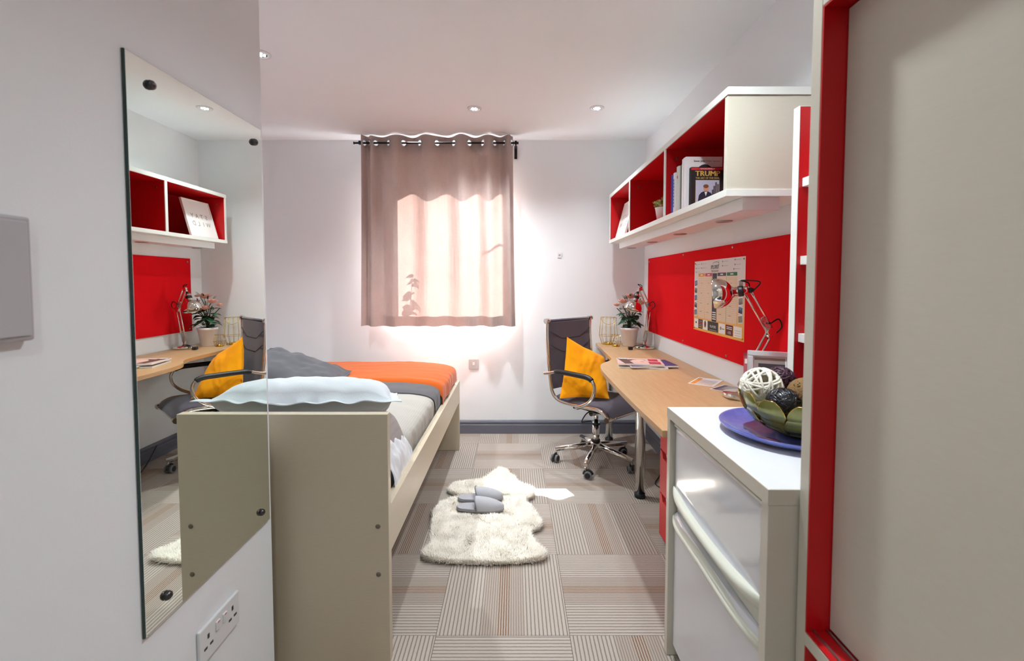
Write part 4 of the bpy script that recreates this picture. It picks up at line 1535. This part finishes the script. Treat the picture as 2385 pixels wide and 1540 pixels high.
def petal(mb, ang, r0, z0, r1, z1, wid, thick=.0028):
    """rounded petal rising from (r0, z0) to (r1, z1), curved with the bowl"""
    def fn(u, v, o):
        s = v
        wv = wid * math.sqrt(max(0.0, 1 - (2 * max(s, .12) - 1.06) ** 2)) * (0.55 + .45 * min(1, s * 1.6))
        r = r0 + (r1 - r0) * (math.sin(s * PI / 2)) + o
        z = z0 + (z1 - z0) * (1 - math.cos(s * PI / 2)) - o * .3
        t = (u * 2 - 1) * wv
        a = ang + t / max(r, .03)
        return Vector((BXc + r * math.cos(a), BYc + r * math.sin(a), BZ + z))
    mb.grid(lambda u, v: fn(u, v, 0), 8, 10)
    mb.grid(lambda u, v: fn(u, v, -thick), 8, 10, flip=True)
    mb.tube([fn(0, i / 10, -thick / 2) for i in range(2, 11)] + [fn(1, i / 10, -thick / 2) for i in range(10, 1, -1)], .0014, 6, mi=1)


for ring, (nn, r0, z0, r1, z1, wid, off) in enumerate(((9, .035, .008, .100, .050, .036, 0), (11, .070, .022, .130, .084, .036, .3), (12, .105, .050, .148, .118, .037, 0.05))):
    for q in range(nn):
        m = MB()
        dr = .007 * (q % 2)
        petal(m, 2 * PI * (q + off) / nn, r0 + dr, z0, r1 + dr, z1 - .004 * (q % 3), wid)
        obj('petal', m, [M_PETAL, M_GOLD], bo)


def rattan(name, label, c, r, mat, nb, tr, seed, core=None):
    rnd = random.Random(seed)
    c = Vector(c)
    t = thing(name, label, 'ornament', c - Vector((0, 0, r)), 'rattan balls in the bowl')
    if core:
        obj('core', MB().sphere(c, r * .93, 28, 18), core, t)
    st = MB()
    for k in range(nb):
        ax = Vector((rnd.gauss(0, 1), rnd.gauss(0, 1), rnd.gauss(0, 1))).normalized()
        o1 = ax.orthogonal().normalized()
        o2 = ax.cross(o1)
        d = rnd.uniform(-.5, .5)
        rr = math.sqrt(1 - d * d)
        ph = rnd.uniform(0, 6)
        pts = [c + (ax * (d + .05 * math.sin(2 * a + ph)) + (o1 * math.cos(a) + o2 * math.sin(a)) * rr).normalized() * (r - tr * rnd.uniform(.5, 1.6) * .6) for a in [2 * PI * i / 30 for i in range(30)]]
        st.tube(pts, tr, 6, closed=True)
    o = obj('wicker_strands', st, mat, t)
    o['kind'] = 'stuff'
    return t


rattan('rattan_ball', 'white rattan ball in the bowl', (.724, 1.302, FZ + .128), .058, M_RAT_W, 22, .0038, 1)
rattan('rattan_ball', 'glossy black rattan ball at the front of the bowl', (.729, 1.203, FZ + .108), .042, M_RAT_K, 34, .0030, 2, M_RAT_K)
rattan('rattan_ball', 'plum rattan ball at the back of the bowl', (.806, 1.348, FZ + .140), .042, M_RAT_M, 34, .0028, 3, M_RAT_M)
rattan('twine_ball', 'brown twine ball in the bowl next to the shelf rack', (.812, 1.235, FZ + .124), .047, M_TWINE, 80, .0020, 4, M_TWINE)

# ================================================================== OFFICE CHAIR
CH = thing('office_chair', 'charcoal office chair with chrome frame and armrests', 'chair', (.595, 3.225, 0), rz=R(-138.7))


def cpart(name, mb, m, parent=None, **k):
    o = obj(name, mb, m, CH if parent is None else parent, world=False, **k)
    return o


prof = crom([(0, -.262, 1.035), (0, -.262, .92), (0, -.246, .74), (0, -.228, .60), (0, -.205, .52), (0, -.15, .478), (0, -.05, .468), (0, .10, .474), (0, .20, .478), (0, .255, .462), (0, .29, .430)], 6)


def slab(pts, hw, t_, crown=0.0):
    """padded panel swept along a side profile"""
    m = MB()
    n = len(pts)

    def pos(i, u, side):
        a, b_ = pts[max(0, i - 1)], pts[min(n - 1, i + 1)]
        tv = (b_ - a).normalized()
        nr = Vector((0, tv.z, -tv.y))
        if nr.z < 0 and abs(nr.z) > .3:
            nr = -nr
        ed = (1 - abs(u) ** 6)
        return Vector((u * hw, 0, 0)) + pts[i] + nr * (side * t_ * (.35 + .65 * ed) / 2 - crown * (1 - u * u))
    nu = 16
    for side in (1, -1):
        m.grid(lambda a, b_: pos(round(b_ * (n - 1)), a * 2 - 1, side), nu, n - 1, flip=side < 0)
    rim = [(0, j) for j in range(n - 1)] + [(i, n - 1) for i in range(nu)] + [(nu, n - 1 - j) for j in range(n - 1)] + [(nu - i, 0) for i in range(nu)]
    p1 = [pos(j, i / nu * 2 - 1, 1) for i, j in rim]
    p0 = [pos(j, i / nu * 2 - 1, -1) for i, j in rim]
    k = len(rim)
    m.add(p1 + p0, [(i, (i + 1) % k, k + (i + 1) % k, k + i) for i in range(k)], 0, True)
    return m


ib = next(i for i, q in enumerate(prof) if q.z < .55)
cpart('backrest', slab(prof[1:ib + 1], .228, .030), M_CHAIR)
cpart('seat', slab(prof[ib + 5:], .235, .040), M_CHAIR)
bkr = [o for o in CH.children if o.name.startswith('backrest')][0]
# stitched seams
for zz, dz in ((.90, .06), (.80, .06)):
    pts = []
    for u, q in ((-.225, dz), (-.10, 0), (.10, 0), (.225, dz)):
        zt = zz + q
        yy = next((a.y + (b_.y - a.y) * (zt - a.z) / (b_.z - a.z) for a, b_ in zip(prof, prof[1:]) if a.z >= zt >= b_.z), -.25)
        pts.append((u, yy + .0148, zt))
    o = cpart('seam', MB().tube(pts, .0022, 6), ink('seam_dark', (52, 48, 58)), bkr)
for s in (-1, 1):
    o = cpart('side_frame', MB().tube([q + Vector((s * .243, 0, 0)) for q in prof], .0125, 10), M_CHROME)
    for q in (prof[0], prof[-1]):
        cpart('end_knob', MB().cyl(q + Vector((s * .225, 0, 0)), q + Vector((s * .262, 0, 0)), .019, 16), M_CHROME, o)
    arm = crom([(s * .272, -.262, .655), (s * .276, -.20, .668), (s * .28, -.13, .688), (s * .28, -.05, .692), (s * .28, .06, .692), (s * .28, .14, .690), (s * .28, .185, .672), (s * .28, .205, .63), (s * .28, .195, .575), (s * .275, .155, .525), (s * .268, .09, .487), (s * .258, .03, .462)], 5)
    ar = cpart('armrest', MB().tube(arm, .0115, 10), M_CHROME)
    cpart('arm_pad', MB().tube(arm[9:31], [.015] + [.0175] * 20 + [.015], 12), M_BLACK, ar)
for y in (prof[0],):
    cpart('top_bar', MB().cyl((-.243, y.y, y.z), (.243, y.y, y.z), .010, 12), M_CHAIR)
cpart('front_bar', MB().cyl((-.243, prof[-1].y, prof[-1].z), (.243, prof[-1].y, prof[-1].z), .010, 12), M_CHROME)
cpart('tilt_mechanism', MB().box(-.09, .09, -.14, .12, .395, .435).box(-.225, .225, -.03, .02, .435, .452), M_BLACK, bevel=0.008)
lv = cpart('height_lever', MB().tube(crom([(.07, .02, .405), (.15, .03, .395), (.22, .05, .36), (.12, .0, .33), (.03, -.02, .31)], 6), .004, 8), M_BLACK)
cpart('tilt_knob', MB().cyl((.09, .06, .40), (.135, .06, .40), .017, 14), M_CHROME)
gl_ = cpart('gas_lift', MB().cyl((0, 0, .10), (0, 0, .30), .026, 20), M_CHROME)
cpart('piston', MB().cyl((0, 0, .30), (0, 0, .40), .016, 18), M_CHROME, gl_)
cpart('boot_ring', MB().cyl((0, 0, .285), (0, 0, .297), .032, 20).cyl((0, 0, .16), (0, 0, .175), .031, 20), M_BLACK, gl_)
cpart('hub', MB().lathe([(.036, .085), (.042, .095), (.042, .150), (.034, .158)], 24), M_CHROME)
base_ang = 174 + 138.7
for q in range(5):
    a = R(base_ang + 72 * q)
    dx, dy = math.cos(a), math.sin(a)
    lg = cpart('base_leg', MB().tube([(dx * .03, dy * .03, .128), (dx * .16, dy * .16, .112), (dx * .295, dy * .295, .092)], [.025, .0215, .017], 12), M_CHROME)
    cs = cpart('caster', MB().cyl((dx * .287, dy * .287, .055), (dx * .287, dy * .287, .092), .008, 10), M_CHROME)
    wv = a + R(60 + 35 * q)
    wx, wy = math.cos(wv), math.sin(wv)
    cx, cy = dx * .287 + wx * .018, dy * .287 + wy * .018
    for s in (-1, 1):
        ox, oy = -wy * s * .011, wx * s * .011
        ox2, oy2 = -wy * s * .025, wx * s * .025
        whl = cpart('wheel', MB().tube([(cx + ox, cy + oy, .0275), (cx + ox2, cy + oy2, .0275)], .0265, 20), M_RUBBER, cs)
        cpart('wheel_hub', MB().tube([(cx + ox2, cy + oy2, .0275), (cx + ox2 * 1.08, cy + oy2 * 1.08, .0275)], .019, 16), M_BLACK, cs)
    hood = [(cx + .031 * math.cos(t) * wx, cy + .031 * math.cos(t) * wy, .0275 + .031 * math.sin(t)) for t in [R(10 + 170 * i / 10) for i in range(11)]]
    cpart('fork_hood', MB().tube(hood, .0075, 8), M_BLACK, cs)

# mustard cushion leaning in the chair
Q = [Vector((.315, 3.10, .505)), Vector((.655, 3.06, .515)), Vector((.690, 3.40, .745)), Vector((.380, 3.205, .925))]


def quadmap(x, y, z):
    u, v = x / .42 + .5, y / .42 + .5
    p_ = Q[0] * (1 - u) * (1 - v) + Q[1] * u * (1 - v) + Q[2] * u * v + Q[3] * (1 - u) * v
    du = (Q[1] - Q[0]) * (1 - v) + (Q[2] - Q[3]) * v
    dv = (Q[3] - Q[0]) * (1 - u) + (Q[2] - Q[1]) * u
    return p_ + du.cross(dv).normalized() * z


yc_ = thing('mustard_cushion', 'mustard yellow cushion propped in the office chair', 'cushion', (.5, 3.15, .49))
obj('cover', pillow_geo(MB(), .42, .42, .13, quadmap, 0.0, 44, 44, .008, 2.2, pw=2.4, pinch=.12, ex=.6), M_YELLOW, yc_)
obj('zip_pull', MB().box(-.0015, .0015, -.001, .001, -.014, .0, mx=Matrix.Translation((.338, 3.112, .635))), M_DSTEEL, yc_)

# ================================================================== RUG AND SLIPPERS
outline = [(-.098, 3.065), (-.03, 2.99), (.04, 2.83), (.112, 2.755), (.105, 2.675), (.062, 2.615), (.10, 2.52), (.140, 2.40), (.132, 2.33), (.080, 2.275), (.105, 2.19), (.148, 2.10), (.10, 2.05), (-.076, 2.030), (-.26, 2.035), (-.40, 2.06), (-.435, 2.10), (-.42, 2.2), (-.44, 2.36), (-.455, 2.50), (-.41, 2.61), (-.335, 2.675), (-.405, 2.745), (-.40, 2.81), (-.34, 2.86), (-.215, 2.90), (-.15, 3.00)]
OL = [(q.x, q.y) for q in crom([(x, y, 0) for x, y in outline], 5, closed=True)]


def inside(x, y):
    c = False
    n = len(OL)
    for i in range(n):
        x1, y1 = OL[i]
        x2, y2 = OL[(i + 1) % n]
        if (y1 > y) != (y2 > y) and x < (x2 - x1) * (y - y1) / (y2 - y1) + x1:
            c = not c
    return c


def edge_dist(x, y):
    return min(math.hypot(x - a, y - b_) for a, b_ in OL)


rg = thing('sheepskin_rug', 'cream white sheepskin rug on the carpet beside the bed', 'rug', (-.15, 2.5, 0))
obj('hide', MB().prism([(-.15 + (x + .15) * .97, 2.5 + (y - 2.5) * .98) for x, y in OL], .001, .006), M_HIDE, rg)
random.seed(77)
fur = MB()
fv, ff = [], []


def tuft(x, y, h, lean, w_):
    la = random.uniform(0, 2 * PI)
    lx, ly = lean[0] + .22 * h * math.cos(la), lean[1] + .22 * h * math.sin(la)
    a0 = random.uniform(0, 2 * PI)
    b0 = len(fv)
    tip = (x + lx, y + ly, max(.004, h))
    midp = (x + lx * .38, y + ly * .38, h * .62)
    for k in range(3):
        a = a0 + k * 2.094
        fv.append((x + w_ * math.cos(a), y + w_ * math.sin(a), .006))
    for k in range(3):
        a = a0 + k * 2.094
        fv.append((midp[0] + w_ * .75 * math.cos(a), midp[1] + w_ * .75 * math.sin(a), midp[2]))
    fv.append(tip)
    for k in range(3):
        k2 = (k + 1) % 3
        ff.append((b0 + k, b0 + k2, b0 + 3 + k2, b0 + 3 + k))
        ff.append((b0 + 3 + k, b0 + 3 + k2, b0 + 6))


cnt = 0
while cnt < 42000:
    x, y = random.uniform(-.48, .17), random.uniform(2.01, 3.08)
    if not inside(x, y):
        continue
    n1 = noise.noise((x * 16, y * 16, 0))
    n2 = noise.noise((x * 16 + 40, y * 16, 3))
    h = .040 + .010 * noise.noise((x * 9, y * 9, 8)) + random.uniform(-.004, .004)
    under = (-.36 < x < -.02 and 2.435 < y < 2.685)
    if under:
        h *= .62
    tuft(x, y, h, (.022 * n1, .022 * n2 - .004), random.uniform(.0018, .0030))
    cnt += 1
n = len(OL)
for k in range(6000):
    t = random.random() * n
    i = int(t) % n
    f_ = t - int(t)
    x = OL[i][0] * (1 - f_) + OL[(i + 1) % n][0] * f_
    y = OL[i][1] * (1 - f_) + OL[(i + 1) % n][1] * f_
    ex, ey = OL[(i + 1) % n][0] - OL[i][0], OL[(i + 1) % n][1] - OL[i][1]
    L_ = math.hypot(ex, ey) + 1e-9
    nx_, ny_ = ey / L_, -ex / L_
    if inside(x + nx_ * .01, y + ny_ * .01):
        nx_, ny_ = -nx_, -ny_
    s = random.uniform(.012, .034)
    tuft(x - nx_ * .012, y - ny_ * .012, random.uniform(.006, .034), (nx_ * s, ny_ * s), random.uniform(.0020, .0034))
fur.add(fv, ff, 0, True)
fo = obj('fleece', fur, M_FUR, rg)
fo['kind'] = 'stuff'


def slipper(label, loc, rz, flip):
    r = thing('slipper', label, 'slipper', loc, 'felt slippers on the rug', R(rz))
    Ls = .272

    def half(t):       # half width along the sole, heel t=0 to toe t=1
        e = 1.0
        if t < .16:
            e = math.sqrt(max(0.0, 1 - (1 - t / .16) ** 2))
        if t > .70:
            e = math.sqrt(max(0.0, 1 - ((t - .70) / .30) ** 2))
        return (.038 + .009 * math.sin(PI * max(0.0, t - .15) / .85)) * max(e, .06)
    top_, bot = [], []
    ts = [.5 - .5 * math.cos(PI * i / 36) for i in range(37)]
    pts = [(t * Ls, -half(t) * (1.06 if flip else .96)) for t in ts] + [(t * Ls, half(t) * (.96 if flip else 1.06)) for t in reversed(ts)]
    obj('sole', MB().prism(pts, 0, .012), M_SLIP2, r, world=False, bevel=0.003)
    ins = [(x * .97 + .004, y * .93) for x, y in pts]
    obj('insole', MB().prism(ins, .0121, .0165), M_SLIP, r, world=False, bevel=0.002)

    def up(u, v, off):
        t = .44 + .555 * v
        hw = half(t) * 1.0 - off
        hh = .058 * math.cos(v * PI / 2 * .94) ** .55 + .004 - off
        a = PI * u
        back = -.030 * math.sin(a) * (1 - v)       # vamp edge swept towards the ankle
        return Vector((t * Ls + back * .6, -hw * math.cos(a), .010 + hh * math.sin(a) ** .8))
    m = MB()
    m.grid(lambda u, v: up(u, v, 0), 24, 20, flip=True)
    m.grid(lambda u, v: up(u, v, .0035), 24, 20)
    for i in range(24):
        q = [up(i / 24, 0, 0), up((i + 1) / 24, 0, 0), up((i + 1) / 24, 0, .0035), up(i / 24, 0, .0035)]
        m.add(q, [(0, 1, 2, 3)])
    u_ = obj('upper', m, M_SLIP, r, world=False)
    obj('trim_band', MB().tube([up(i / 24, .02, -.001) for i in range(25)], .0035, 8), M_SLIP2, u_, world=False)
    return r


slipper('grey felt slipper at the front of the pair on the rug', (-.330, 2.505, .029), -3, False)
slipper('grey felt slipper at the back of the pair, partly hidden', (-.338, 2.615, .029), 1, True)

# ================================================================== CABLE UNDER THE DESK
tag(obj('floor_cable', MB().tube(crom([(1.095, 3.30, .10), (1.06, 3.15, .006), (.98, 2.98, .005), (.92, 2.86, .005), (.99, 2.72, .005), (1.08, 2.70, .005), (1.098, 2.60, .06)], 8), .0035, 8), M_BLACK),
    'black power cable on the carpet under the desk', 'cable')
